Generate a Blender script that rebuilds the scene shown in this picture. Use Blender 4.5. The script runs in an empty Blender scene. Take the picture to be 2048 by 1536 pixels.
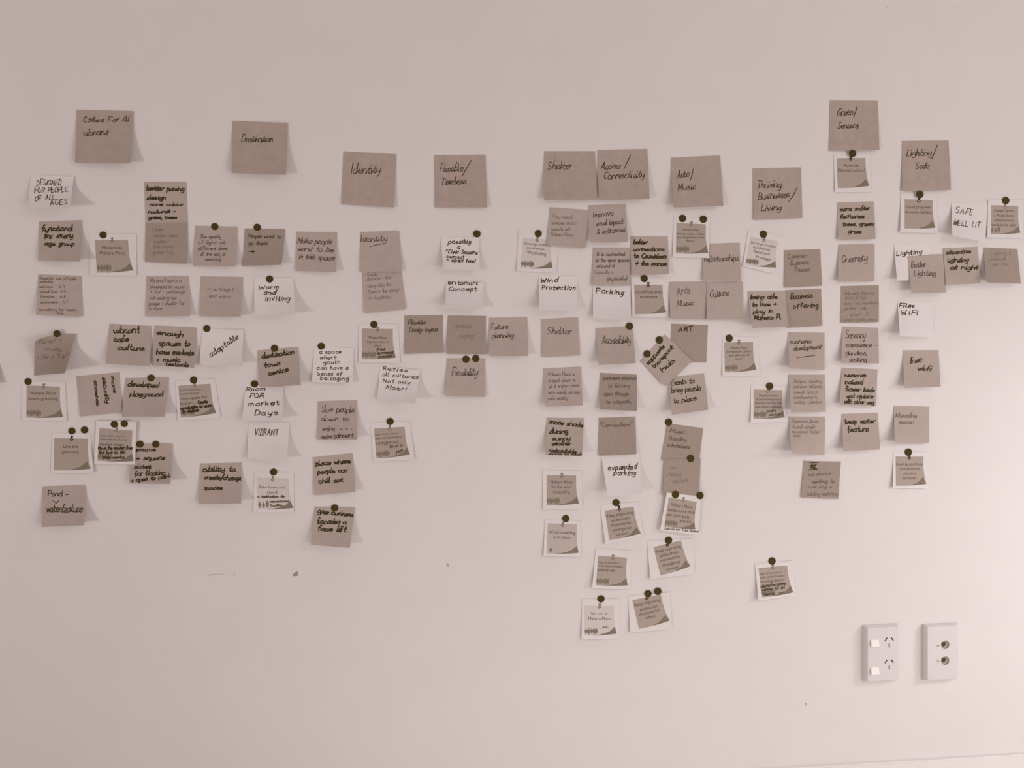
import bpy, bmesh, math, random
from mathutils import Vector, Matrix

# ------------------------------------------------------------------ camera, world, lights, exposure
S = bpy.context.scene
COL = S.collection
W, H, F = 2048, 1536, 1650.0
CX, CY = W / 2, H / 2
TH, PH, RO = math.asin(0.080), math.radians(2.0), 0.017
FWD = Vector((math.sin(TH) * math.cos(PH), math.cos(TH) * math.cos(PH), -math.sin(PH)))
R0 = Vector((math.cos(TH), -math.sin(TH), 0))
U0 = R0.cross(FWD)
RGT = R0 * math.cos(RO) - U0 * math.sin(RO)
UP = U0 * math.cos(RO) + R0 * math.sin(RO)


def raydir(x, y):
    return FWD * F + RGT * (x - CX) - UP * (y - CY)


D0 = 1.61                                    # distance of the camera from the wall (y = 0)
_d = raydir(1824, 1523)                      # the front top edge of the skirting board
ZC = 0.09 - _d.z * (D0 - 0.012) / _d.y
CAM = Vector((0, -D0, ZC))

cam = bpy.data.objects.new('camera', bpy.data.cameras.new('camera'))
COL.objects.link(cam)
cam.data.sensor_width = 36
cam.data.lens = F / W * 36
cam.data.clip_start = 0.05
cam.matrix_world = Matrix(((RGT.x, UP.x, -FWD.x, CAM.x), (RGT.y, UP.y, -FWD.y, CAM.y),
                           (RGT.z, UP.z, -FWD.z, CAM.z), (0, 0, 0, 1)))
S.camera = cam

world = bpy.data.worlds.new('room_light')
S.world = world
world.use_nodes = True
world.node_tree.nodes['Background'].inputs[0].default_value = (1.0, 0.838, 0.79, 1)
world.node_tree.nodes['Background'].inputs[1].default_value = 0.38


def area(name, loc, target, sx, sy, power, col=(1.0, 0.86, 0.835)):
    l = bpy.data.lights.new(name, 'AREA')
    l.shape = 'RECTANGLE'
    l.size, l.size_y, l.energy, l.color = sx, sy, power, col
    o = bpy.data.objects.new(name, l)
    COL.objects.link(o)
    o.location = loc
    o.rotation_euler = (Vector(target) - Vector(loc)).to_track_quat('-Z', 'Y').to_euler()
    return o


area('window_light_right', (2.75, -2.0, 0.2), (0.9, 0, 0), 1.4, 0.45, 26, (1.0, .965, .955))
area('upper_wall_fill', (2.4, -2.4, 2.1), (0.4, 0, 1.35), 1.0, 0.7, 11, (1.0, .90, .87))  # added fill that lifts the upper wall, no known window
area('outlet_fill_light', (2.15, -0.62, 0.95), (0.85, 0, 0.15), 0.22, 0.3, 1.9, (1.0, .975, .97)).data.spread = 1.5  # added fill from above right for the wall plates, no known lamp
area('window_light_left', (-3.6, -3.3, -0.9 + ZC), (0, 0, ZC), 0.5, 0.5, 47, (1.0, .88, .85))
area('floor_bounce_fill', (0.2, -0.8, 2.35), (0.2, -0.8, 0), 1.1, 1.1, 3.6, (1.0, .93, .92)).data.spread = 0.5  # added unseen fill, its bounce off the floor brightens the lower wall

S.view_settings.view_transform = 'Standard'
S.view_settings.look = 'None'
S.view_settings.gamma = 1
S.view_settings.use_curve_mapping = False
S.view_settings.exposure = 0.0


# ------------------------------------------------------------------ materials
def mat(name, col, rough=0.85, spec=0.3, var=0.0, scale=40, bump=0.0, bscale=300, wave=False):
    m = bpy.data.materials.new(name)
    m.use_nodes = True
    nt = m.node_tree
    b = nt.nodes['Principled BSDF']
    b.inputs['Roughness'].default_value = rough
    b.inputs['Specular IOR Level'].default_value = spec
    b.inputs['Base Color'].default_value = (*col, 1)
    tc = nt.nodes.new('ShaderNodeTexCoord')
    if var:
        n = nt.nodes.new('ShaderNodeTexNoise')
        n.inputs['Scale'].default_value = scale
        n.inputs['Detail'].default_value = 5
        nt.links.new(tc.outputs['Object'], n.inputs['Vector'])
        r = nt.nodes.new('ShaderNodeValToRGB')
        r.color_ramp.elements[0].position = 0.3
        r.color_ramp.elements[1].position = 0.7
        r.color_ramp.elements[0].color = (*[c * (1 - var) for c in col], 1)
        r.color_ramp.elements[1].color = (*[min(1, c * (1 + var)) for c in col], 1)
        nt.links.new(n.outputs['Fac'], r.inputs['Fac'])
        nt.links.new(r.outputs['Color'], b.inputs['Base Color'])
    if bump:
        if wave:
            n2 = nt.nodes.new('ShaderNodeTexWave')
            n2.bands_direction = 'Z'
            n2.inputs['Distortion'].default_value = 3
            n2.inputs['Detail'].default_value = 3
        else:
            n2 = nt.nodes.new('ShaderNodeTexNoise')
            n2.inputs['Detail'].default_value = 4
        n2.inputs['Scale'].default_value = bscale
        nt.links.new(tc.outputs['Object'], n2.inputs['Vector'])
        bp = nt.nodes.new('ShaderNodeBump')
        bp.inputs['Strength'].default_value = bump
        bp.inputs['Distance'].default_value = 0.0006
        nt.links.new(n2.outputs['Fac'], bp.inputs['Height'])
        nt.links.new(bp.outputs['Normal'], b.inputs['Normal'])
    return m


M = dict(
    wall=mat('painted_wall', (0.76, 0.725, 0.72), 0.62, 0.3, 0.012, 9, 0.10, 260),
    skirt=mat('gloss_skirting_paint', (0.80, 0.77, 0.76), 0.4, 0.4, 0.01, 12, 0.05, 120),
    floor=mat('pale_carpet', (0.72, 0.68, 0.66), 0.95, 0.1, 0.12, 160, 0.5, 500),
    hdr=mat('large_note_paper', (0.455, 0.374, 0.326), 0.9, 0.15, 0.05, 55, 0.12, 260, wave=True),
    tan=mat('taupe_note_paper', (0.482, 0.404, 0.362), 0.9, 0.15, 0.04, 45, 0.10, 300),
    dark=mat('dark_taupe_note_paper', (0.385, 0.314, 0.266), 0.9, 0.15, 0.09, 420, 0.25, 700),
    white=mat('white_note_paper', (0.79, 0.755, 0.755), 0.9, 0.15, 0.015, 40, 0.06, 300),
    card=mat('white_card_paper', (0.762, 0.732, 0.727), 0.6, 0.3, 0.01, 40, 0.05, 300),
    panel=mat('print_taupe', (0.435, 0.364, 0.314), 0.8, 0.2, 0.03, 500),
    panell=mat('print_pale_taupe', (0.655, 0.60, 0.575), 0.8, 0.2, 0.03, 350),
    panelm=mat('print_mid_taupe', (0.53, 0.465, 0.42), 0.8, 0.2, 0.04, 350),
    fold=mat('print_fold_brown', (0.235, 0.198, 0.145), 0.8, 0.2, 0.06, 350),
    folk=mat('print_people_brown', (0.245, 0.205, 0.15), 0.8, 0.2, 0.15, 420),
    print=mat('print_ink', (0.105, 0.078, 0.055), 0.8, 0.2, 0.1, 300),
    pinl=mat('print_pin_grey', (0.27, 0.235, 0.175), 0.8, 0.2, 0.2, 500),
    pind=mat('print_pin_dark', (0.055, 0.042, 0.018), 0.8, 0.2, 0.2, 500),
    ink2=mat('header_marker_ink', (0.075, 0.056, 0.022), 0.7, 0.2, 0.2, 250),
    ink3=mat('brown_marker_ink', (0.115, 0.086, 0.058), 0.7, 0.2, 0.2, 250),
    ink=mat('marker_ink', (0.058, 0.042, 0.012), 0.7, 0.2, 0.2, 250),
    pen=mat('pen_ink', (0.095, 0.068, 0.038), 0.7, 0.2, 0.2, 250),
    thin=mat('thin_pen_ink', (0.165, 0.128, 0.095), 0.7, 0.2, 0.2, 250),
    thin2=mat('pale_pen_ink', (0.21, 0.166, 0.128), 0.7, 0.2, 0.2, 250),
    faint=mat('faint_pencil', (0.285, 0.232, 0.19), 0.8, 0.2, 0.2, 250),
    dot=mat('dark_dot_sticker', (0.070, 0.053, 0.016), 0.85, 0.1, 0.12, 300),
    plate=mat('white_plastic', (0.70, 0.675, 0.67), 0.35, 0.45, 0.005, 20),
    rocker=mat('bright_white_plastic', (0.90, 0.885, 0.87), 0.3, 0.5, 0.005, 20),
    slot=mat('dark_slot_shade', (0.05, 0.035, 0.025), 0.6, 0.3, 0.05, 100),  # shade inside the narrow slots, put into the colour
    port=mat('dark_port_shade', (0.06, 0.05, 0.015), 0.6, 0.3, 0.3, 300),  # shade of the jack hole, put into the colour
    jack=mat('beige_jack_plastic', (0.42, 0.37, 0.31), 0.5, 0.4, 0.1, 300),
    mark=mat('grey_wall_scuff', (0.60, 0.55, 0.54), 0.8, 0.2, 0.15, 600),
    chip=mat('chipped_paint', (0.36, 0.32, 0.28), 0.8, 0.2, 0.1, 600),
)


# ------------------------------------------------------------------ mesh helpers
def link(name, verts, faces, m, parent=None, loc=(0, 0, 0), smooth=()):
    me = bpy.data.meshes.new(name)
    me.from_pydata([tuple(v) for v in verts], [], faces)
    me.materials.append(m)
    for i in smooth:
        me.polygons[i].use_smooth = True
    o = bpy.data.objects.new(name, me)
    COL.objects.link(o)
    if parent is None:
        o.location = loc
    else:
        o.parent = parent
    return o


def tag(o, label, cat, group=None):
    o['label'] = label
    o['category'] = cat
    if group:
        o['group'] = group
    return o


def box(b, c, s, rot=0.0):
    """a box in a bmesh: centre c, full size s, turned about y by rot"""
    r = bmesh.ops.create_cube(b, size=1)
    for v in r['verts']:
        p = Vector((v.co.x * s[0], v.co.y * s[1], v.co.z * s[2]))
        p = Matrix.Rotation(rot, 3, 'Y') @ p
        v.co = p + Vector(c)
    return r['verts']


def bmobj(name, b, m, parent=None, loc=(0, 0, 0), smooth=False):
    me = bpy.data.meshes.new(name)
    b.normal_update()
    b.to_mesh(me)
    b.free()
    me.materials.append(m)
    if smooth:
        for p in me.polygons:
            p.use_smooth = True
    o = bpy.data.objects.new(name, me)
    COL.objects.link(o)
    if parent is None:
        o.location = loc
    else:
        o.parent = parent
        o.location = loc
    return o


def at(x, y, lift=0.0):
    """the point of the photograph's line of sight that lies `lift` metres in front of the wall"""
    d = raydir(x, y)
    return CAM + d * ((-lift - CAM.y) / d.y)


# ------------------------------------------------------------------ the room
b = bmesh.new()
box(b, (0.1, 0.05, 1.25), (6.4, 0.1, 2.5))
wall = bmobj('wall_back', b, M['wall'])
wall['kind'] = 'structure'
b = bmesh.new()
box(b, (0.1, -1.95, -0.05), (6.4, 4.1, 0.1))
fl = bmobj('floor', b, M['floor'])
fl['kind'] = 'structure'
b = bmesh.new()
vs = box(b, (0.1, -0.006, 0.045), (6.4, 0.012, 0.09))
bmesh.ops.bevel(b, geom=[e for e in b.edges if all(v.co.z > .08 and v.co.y < -.01 for v in e.verts)],
                offset=0.0025, segments=3, affect='EDGES')
sk = bmobj('baseboard_back', b, M['skirt'])
sk['kind'] = 'structure'


def wallmark(name, pts, m, lift=0.00012):
    P = [at(x, y, lift) for x, y in pts]
    link(name, P, [tuple(range(len(P)))[::-1]], m, wall)


wallmark('scuff_mark', [(413, 1149.6), (428, 1147.6), (448, 1147.6), (448.5, 1149), (430, 1150.2), (415, 1152)], M['mark'])
wallmark('scuff_mark', [(467, 1145), (469.5, 1147.5), (471.5, 1152.5), (470, 1152.5), (467.5, 1149)], M['mark'])
wallmark('paint_chip', [(584.7, 1150), (589, 1145.5), (594, 1142.3), (596.4, 1144.5), (596, 1151.5), (590, 1152.6), (585.5, 1152.4)], M['chip'])
wallmark('paint_chip', [(892.4, 1127.5), (894.5, 1125.4), (895.3, 1128), (898, 1129.7), (897.4, 1131), (893, 1130)], M['chip'])
wallmark('paint_chip', [(892.8, 1131.6), (897, 1132), (897.2, 1133.6), (893, 1132.9)], M['chip'])
wallmark('scuff_mark', [(1610, 1406.5), (1612.4, 1406), (1614, 1411), (1612.5, 1411.4)], M['chip'])
wallmark('scuff_mark', [(1672.8, 1450), (1674.4, 1450), (1674.2, 1457), (1673, 1457)], M['mark'])
wallmark('scuff_mark', [(1771.5, 12.5), (1774, 12), (1774.6, 15.5), (1772, 16)], M['mark'])

# ------------------------------------------------------------------ stroke lettering
GL = {
 'a': (5.5, "5,5 3,6 1,5 0,3 1,.5 3,0 5,2|5,6 5,2 5.5,0"),
 'b': (5, "0,10 0,0|0,4 2,6 4,5.5 5,3 4,.5 2,0 0,1.5"),
 'c': (5, "5,5 3,6 1,5 0,3 1,.7 3,0 5,1"),
 'd': (5.2, "5,4.5 3,6 1,5 0,3 1,.7 3,0 5,2|5,10 5,0"),
 'e': (5, "0,3.2 3,3.2 5,3.7 4.5,5.5 2.5,6 .5,4.8 0,2.8 1,.7 3,0 5,1"),
 'f': (4, "4.8,9 3.3,10 2,8.5 1.7,3 1.6,-1|0,5.8 4,6"),
 'g': (5.2, "5,5 3,6 1,5 0,3 1,1 3,.5 5,2|5,6 5,-2 4,-4 2,-4 .5,-3"),
 'h': (4.8, "0,10 0,0|0,4 2,6 4,5.5 4.5,3.5 4.5,0"),
 'i': (1, ".4,6 .4,0|.5,8.2 .8,8.7"),
 'j': (2, "2,6 2,-2 1,-4 0,-3.5|2,8.2 2.2,8.7"),
 'k': (4.6, "0,10 0,0|4,6 0,2.5|1.2,3.5 4.5,0"),
 'l': (1.2, "0,10 0,1 .9,0"),
 'm': (6.6, "0,6 0,0|0,4 1.5,6 3,5 3,0|3,4 4.8,6 6.3,5 6.4,0"),
 'n': (4.6, "0,6 0,0|0,4 2,6 4,5.3 4.4,0"),
 'o': (5, "3,6 1,5.2 0,3 1,.6 3,0 4.7,1 5,3.2 4.2,5.3 3,6"),
 'p': (5, "0,6 0,-4|0,4 2,6 4.2,5.3 5,3 4,.6 2,0 0,1.5"),
 'q': (5.6, "5,5 3,6 1,5 0,3 1,.7 3,.3 5,2|5,6 5,-4 6,-3"),
 'r': (3.5, "0,6 0,0|0,3.5 1.5,5.6 3.5,5.8"),
 's': (4, "4,5.3 2.3,6 .6,5.3 .6,4 3.4,2.6 4,1.2 2.5,0 0,.7"),
 't': (3.8, "1.8,9 1.8,1.2 3,0 4,.6|0,6 4,6.2"),
 'u': (5, "0,6 0,1.8 1.3,0 3,.4 4.4,2.2|4.4,6 4.4,1.5 5,0"),
 'v': (4.6, "0,6 2.2,0|2.2,0 4.6,6"),
 'w': (6.6, "0,6 1.6,0|1.6,0 3.3,5|3.3,5 5,0|5,0 6.6,6"),
 'x': (4.5, "0,6 4.5,0|4.5,6 0,0"),
 'y': (4.6, "0,6 .3,2.8 2,1.2 4.3,3|4.5,6 4.2,-1.5 3,-4 .8,-3.6"),
 'z': (4.5, "0,6 4.3,6|4.3,6 0,0|0,0 4.6,0"),
 'A': (6, "0,0 3,10|3,10 6,0|1.2,3.5 5,3.8"),
 'B': (5.3, "0,10 0,0|0,10 3.5,9.6 4.5,7.6 3,5.4 0,5|3,5.2 5.3,3.8 5,1 3,0 0,0"),
 'C': (6, "6,8.5 4,10 1.5,8.8 0,5 1.2,1.2 3.8,0 6,1.5"),
 'D': (6.3, "0,10 0,0|-.6,10 4,9.2 6.3,6 5.8,2 3,0 0,0"),
 'E': (5, "5,10 0,10|0,10 0,0|0,0 5,0|0,5.2 4,5.3"),
 'F': (5, "5.3,10 -.4,10|0,10 0,0|0,5.2 4,5.3"),
 'G': (6, "6,8.5 4,10 1.5,8.8 0,5 1.2,1.2 3.8,0 6,1.8 6,4.5 3.6,4.5"),
 'H': (6, "0,10 0,0|6,10 6,0|0,5 6,5.2"),
 'I': (1, ".4,10 0,0"),
 'K': (6, "0,10 0,0|5.5,10 0,4.5|1.3,5.5 6,0"),
 'L': (5, "0,10 0,0|0,0 5,0"),
 'M': (7.2, "0,0 .5,10|.5,10 3.5,3.5|3.5,3.5 6.8,10|6.8,10 7.2,0"),
 'N': (5.8, "0,0 0,10|0,10 5.5,0|5.5,0 5.8,10"),
 'O': (6.5, "3.3,10 .8,8.4 0,5 1,1.2 3.5,0 6,1.8 6.6,5 5.6,8.8 3.3,10"),
 'P': (5.4, "0,10 0,0|-.5,9.8 4,9.6 5.4,7.6 4,5.2 0,4.6"),
 'R': (5.6, "0,10 0,0|-.4,9.8 4,9.6 5.2,7.6 4,5.2 0,4.8|2.5,4.8 5.8,0"),
 'S': (5.4, "5.5,8.8 3,10 .6,8.6 1,6.4 4.6,4.4 5.4,2 3,0 0,1.3"),
 'T': (6, "-.3,10 6.2,10.1|3,10 3,0"),
 'U': (6, "0,10 0,3 2,0 4.5,.6 6,3.4|6,10 6,0"),
 'V': (6, "0,10 3,0|3,0 6,10"),
 'W': (8, "0,10 1.8,0|1.8,0 4,7|4,7 6,0|6,0 8,10"),
 'Y': (6, "0,10 3,5|6,10 1.5,0"),
 '0': (5, "2.5,10 .3,7.5 0,3 2,0 4.6,1.5 5,6 4,9.3 2.5,10"),
 '3': (5, "0,9 2.5,10 4.5,8 2.2,5.4|2.2,5.4 5,3.6 4,.8 2,0 0,1"),
 '4': (5, "3,10 0,3.5|0,3.5 5,3.8|3.6,6 3.4,0"),
 '5': (5, "4.6,10 .8,9.8|.8,9.8 .4,5.8 3,6 5,3.4 3.6,.5 0,.6"),
 '6': (5, "4,10 1,7 0,3 2,0 4.6,1.4 4.4,4.4 2.4,5.2 .3,3"),
 '7': (5, "0,10 5,10|5,10 2,0"),
 '8': (5, "4.6,8.4 2.6,10 .6,8.2 2.4,5.4 4.8,2.6 2.8,0 .2,2 2.4,5.2 4.6,8.4"),
 '9': (5, "4.6,8 2.4,10 .3,8 1.4,5.5 4,6.4 4.8,8|4.8,8.4 4.2,0"),
 ',': (1, ".8,.8 .4,-1 0,-2.2"), '.': (.8, ".2,.2 .7,.6"),
 '-': (4, "0,3.6 4,3.8"), '/': (5, "0,-2 5,11"), '"': (2.4, ".4,10.5 0,8|2.2,10.5 1.8,8"),
 "'": (.8, ".5,10.5 .2,8.4"), '+': (5, "0,3.8 5,4|2.5,7 2.5,.6"),
 '&': (6.5, "6.5,.5 3,4.5 1.4,7.6 3,9.6 4.6,7.8 2.4,4.6 .2,2.2 1.6,0 4,.4 6,3.4"),
 '!': (1, ".5,9.5 .4,3|.4,.4 .5,0"), '>': (6, "0,4 6,4|3.6,6.6 6,4|6,4 3.8,1.6"),
 '(': (2, "2,10 .3,7 .2,3 1.8,-.5"), ')': (2, "0,10 1.7,7 1.8,3 .2,-.5"), '*': (4, "0,1 4,7|4,1 0,7|-.4,4 4.4,4"),
}


def parse(s):
    return [[tuple(float(c) for c in p.split(',')) for p in st.split()] for st in s.split('|')]


GL = {k: (w, parse(s)) for k, (w, s) in GL.items()}
# style: width in pixels of the photograph, material, letters joined, slant, jitter
ST = {
 'M': (2.6, 'ink', 1, .16, .40, .78), 'm': (2.3, 'ink', 1, .12, .38, .82), 'H': (1.75, 'ink2', 1, .2, .36, .8), 'P': (2.1, 'ink2', 0, .2, .3, .95), 'B': (2.3, 'ink', 0, .16, .3, .9),
 'q': (1.7, 'ink3', 0, .16, .3, .95), 'p': (1.4, 'pen', 1, .14, .32, .88), 'd': (1.3, 'thin', 1, .12, .32, .85), 't': (1.0, 'thin2', 1, .1, .36, .85),
 'F': (1.05, 'faint', 1, .08, .4, .85), 's': (1.5, 'pen', 1, .34, .32, .9), 'S': (1.9, 'ink', 1, .16, .3, .88),
}


def smooth(pts, n=4):
    if len(pts) < 3:
        return pts
    out = []
    P = [pts[0]] + pts + [pts[-1]]
    for i in range(1, len(P) - 2):
        a, b_, c, d = P[i - 1], P[i], P[i + 1], P[i + 2]
        for k in range(n):
            t = k / n
            out.append(tuple(0.5 * (2 * b_[j] + (c[j] - a[j]) * t + (2 * a[j] - 5 * b_[j] + 4 * c[j] - d[j]) * t * t +
                                    (3 * b_[j] - a[j] - 3 * c[j] + d[j]) * t ** 3) for j in (0, 1)))
    out.append(pts[-1])
    return out


def hand(text, x0, y0, x1, y1, h, style):
    """strokes of one handwritten line, in pixels"""
    wd, mt, conn, slant, jit, xr = ST[style]
    wd = min(wd, h * .27)
    rnd = random.Random(text + str(x0))
    pen, items, prev = 0.0, [], None
    gap = 1.5 if conn else 2.5
    for ch in text:
        if ch == ' ':
            pen += 5.0 if conn else 5.5
            prev = None
            continue
        g = GL.get(ch)
        if not g:
            continue
        w = g[0] * rnd.uniform(.78, 1.15)
        k, dy = rnd.uniform(.88, 1.1), rnd.uniform(-.45, .45)
        sl = rnd.uniform(-.12, .14)
        if conn and prev is not None and ch.islower() and ch not in 'vwxz' and rnd.random() < .9:
            items.append([(pen - gap - .2, .5 + prev), (pen - gap / 2, .9 + dy), (pen + .2, 3.4 + dy)])
        for st in g[1]:
            items.append([(pen + px * w / max(g[0], .1) + sl * py + rnd.uniform(-jit, jit), py * k + dy + rnd.uniform(-jit, jit)) for px, py in st])
        pen += w + gap
        prev = dy if ch.islower() else None
    tot = max(pen - gap, 1)
    dx, dy = x1 - x0, y1 - y0
    L = math.hypot(dx, dy)
    ux, uy = dx / L, dy / L
    sx, sy = L / tot, h / 10.0
    out = []
    for st in items:
        q = []
        for px, py in (smooth(st, 2) if style == 'H' and len(st) > 3 and rnd.random() < .5 else st if style == 'H' else smooth(st)):
            py = py * xr if py < 6 else 10 - (10 - py) * (10 - 6 * xr) / 4
            a, c = px * sx + slant * py * sy, (py + .35 * math.sin(px * .31 + x0)) * sy
            q.append((x0 + ux * a + uy * c, y0 + uy * a - ux * c))
        out.append(q)
    return out, wd / 2, mt


def ribbon(pts, hw, V, Fc):
    """adds a flat round-ended stroke in pixel space"""
    q = [pts[0]]
    for p in pts[1:]:
        if math.hypot(p[0] - q[-1][0], p[1] - q[-1][1]) > .12:
            q.append(p)
    if len(q) == 1:
        q.append((q[0][0] + .25, q[0][1] - .1))
    n = len(q)
    i0 = len(V)
    for i in range(n):
        a, c = q[max(i - 1, 0)], q[min(i + 1, n - 1)]
        dx, dy = c[0] - a[0], c[1] - a[1]
        L = math.hypot(dx, dy) or 1
        k_ = hw * (.86 + .2 * math.sin(.55 * i + q[0][0]))
        nx, ny = -dy / L * k_, dx / L * k_
        V.append((q[i][0] + nx, q[i][1] + ny))
        V.append((q[i][0] - nx, q[i][1] - ny))
    for i in range(n - 1):
        a = i0 + 2 * i
        Fc.append((a, a + 1, a + 3, a + 2))
    for e, o, sgn in ((0, 1, 1), (n - 1, n - 2, -1)):
        dx, dy = q[e][0] - q[o][0], q[e][1] - q[o][1]
        L = math.hypot(dx, dy) or 1
        dx, dy = dx / L * hw, dy / L * hw
        px, py = q[e]
        a = i0 + 2 * e
        l, r = V[a], V[a + 1]
        k = len(V)
        V.append((px + (l[0] - px) * .6 + dx * .8, py + (l[1] - py) * .6 + dy * .8))
        V.append((px + (r[0] - px) * .6 + dx * .8, py + (r[1] - py) * .6 + dy * .8))
        Fc.append((a, a + 1, k + 1, k) if sgn < 0 else (a + 1, a, k, k + 1))


# printed lettering from Blender's built-in typeface
_glyph = {}


def printed(text):
    if text not in _glyph:
        cu = bpy.data.curves.new('t', 'FONT')
        cu.body = text
        cu.resolution_u = 2
        cu.offset = 0
        o = bpy.data.objects.new('t', cu)
        COL.objects.link(o)
        bpy.context.view_layer.update()
        me = bpy.data.meshes.new_from_object(o.evaluated_get(bpy.context.evaluated_depsgraph_get()))
        vs = [(v.co.x, v.co.y) for v in me.vertices]
        fs = [tuple(p.vertices) for p in me.polygons]
        bpy.data.objects.remove(o)
        bpy.data.curves.remove(cu)
        bpy.data.meshes.remove(me)
        a, c = min(v[0] for v in vs), max(v[0] for v in vs)
        _glyph[text] = ([((x - a) / (c - a), y) for x, y in vs], fs)
    return _glyph[text]


# ------------------------------------------------------------------ a sheet of paper on the wall
class Sheet:
    """paper whose four corners show at given pixels; lifts (mm) say how far each corner stands off the wall"""

    def __init__(s, c, lifts, base):
        s.c = c
        s.tl, s.tr, s.br, s.bl = [l / 1000 for l in lifts]
        s.base = base
        s.warp = 0.0

    def pix(s, u, v):
        a, b_, c, d = s.c
        x, y = ((a[j] * (1 - u) + b_[j] * u) * (1 - v) + (d[j] * (1 - u) + c[j] * u) * v for j in (0, 1))
        return x, y - s.bulge(u, v)

    def bulge(s, u, v):
        return s.warp * (1 - v) ** 2 * math.sin(math.pi * min(max(u, 0), 1) ** .66) if s.warp else 0.0

    def lift(s, u, v):
        v = min(max(v, 0), 1)
        u = min(max(u, 0), 1)
        lo = s.bl * (1 - u) + s.br * u - .12 * (s.bl + s.br) * u * (1 - u)
        hi = s.tl * (1 - u) ** 2 + s.tr * u ** 2
        return s.base + lo * v ** 1.7 + hi * (1 - v) ** 2.2

    def uv(s, x, y):
        a, b_, c, d = s.c
        u = v = .5
        for _ in range(6):
            px, py = s.pix(u, v)
            ex, ey = x - px, y - py
            ax, ay = (b_[0] - a[0]) * (1 - v) + (c[0] - d[0]) * v, (b_[1] - a[1]) * (1 - v) + (c[1] - d[1]) * v
            bx, by = (d[0] - a[0]) * (1 - u) + (c[0] - b_[0]) * u, (d[1] - a[1]) * (1 - u) + (c[1] - b_[1]) * u
            det = ax * by - ay * bx
            u += (ex * by - ey * bx) / det
            v += (ax * ey - ay * ex) / det
        return u, v

    def point(s, x, y, off=0.0, clamp=True):
        u, v = s.uv(x, y)
        if clamp and (u < .006 or u > .994 or v < .006 or v > .994):
            u, v = min(max(u, .006), .994), min(max(v, .006), .994)
            x, y = s.pix(u, v)
        return at(x, y, s.lift(u, v) + off)

    def build(s, name, m, n=14):
        V, Fc = [], []
        T = 0.00012
        for side in (0, 1):
            for j in range(n + 1):
                for i in range(n + 1):
                    u, v = i / n, j / n
                    x, y = s.pix(u, v)
                    V.append(at(x, y, s.lift(u, v) - side * T))
        N = (n + 1) ** 2
        for j in range(n):
            for i in range(n):
                a = j * (n + 1) + i
                Fc.append((a, a + n + 1, a + n + 2, a + 1))
        for j in range(n):
            for i in range(n):
                a = N + j * (n + 1) + i
                Fc.append((a, a + 1, a + n + 2, a + n + 1))
        ns = len(Fc)
        rim = [i for i in range(n + 1)] + [(j + 1) * (n + 1) - 1 for j in range(1, n + 1)] + \
              [n * (n + 1) + i for i in range(n - 1, -1, -1)] + [j * (n + 1) for j in range(n - 1, 0, -1)]
        k0, m_ = len(V), len(rim)
        V += [V[a] for a in rim] + [V[a + N] for a in rim]      # the cut edge has its own vertices, so it stays crisp
        for k in range(m_):
            Fc.append((k0 + k, k0 + (k + 1) % m_, k0 + m_ + (k + 1) % m_, k0 + m_ + k))
        x, y = s.pix(.5, 0)
        s.o = Vector(at(x, y, s.base))
        s.obj = link(name, [v - s.o for v in V], Fc, m, None, s.o, range(ns))
        return s.obj

    def decal(s, name, V, Fc, m, off, clamp=True):
        return link(name, [s.point(x, y, off, clamp) - s.o for x, y in V], Fc, m, s.obj)


SHEETS = []          # (key, Sheet)
JOBS = []


def org(ox, oy, sc=5.6889):
    global OX, OY, SC
    OX, OY, SC = ox, oy, sc


def px(p):
    return (OX + p[0] / SC, OY + p[1] / SC)


def quad(c):
    return [px((c[i], c[i + 1])) for i in (0, 2, 4, 6)]


def cvt(lines):
    out = []
    for l in lines:
        t, x0, y0, x1, y1, h, st = l
        a, c = px((x0, y0)), px((x1, y1))
        out.append((t, a[0], a[1], c[0], c[1], h / SC, st))
    return out


def note(key, m, corners, lifts, lines, label, z=0, extra=(), warp=0.0):
    JOBS.append(dict(k='note', key=key, m=m, c=quad(corners), l=lifts, t=cvt(lines), label=label, z=z, x=[[px(p) for p in e] for e in extra], w=warp))


def card(key, panel, corners, prints, hands, label, pin, z=0, m='panel', folk=6, lifts=(.3, .8, 2.2, 2.2)):
    TL, TR, BL = [px(p) for p in panel]
    if corners is None:
        ex = (TR[0] - TL[0], TR[1] - TL[1])
        ey = (BL[0] - TL[0], BL[1] - TL[1])
        f = lambda a, c: (TL[0] + ex[0] * a + ey[0] * c, TL[1] + ex[1] * a + ey[1] * c)
        C = [f(-.1, -.2), f(1.24, -.2), f(1.25, 1.12), f(-.1, 1.12)]
    else:
        C = quad(corners)
    JOBS.append(dict(k='card', key=key, m=m, c=C, p=(TL, TR, BL), l=lifts, pr=cvt([(*q, 0) for q in prints]), t=cvt(hands), label=label,
                     pin=(px(pin[:2]), pin[2]) if pin else None, z=z, folk=folk))


DOTS = []


def dot(x, y, label):
    DOTS.append((px((x, y)), label))


HG, SG, CG = 'large header notes', 'handwritten sticky notes', 'printed comment cards'
LH = 'large taupe sticky note reading '
LT = 'small taupe sticky note reading '
LD = 'small dark taupe sticky note reading '
LW = 'small white sticky note reading '
LC = 'printed card on white paper reading '

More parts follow.
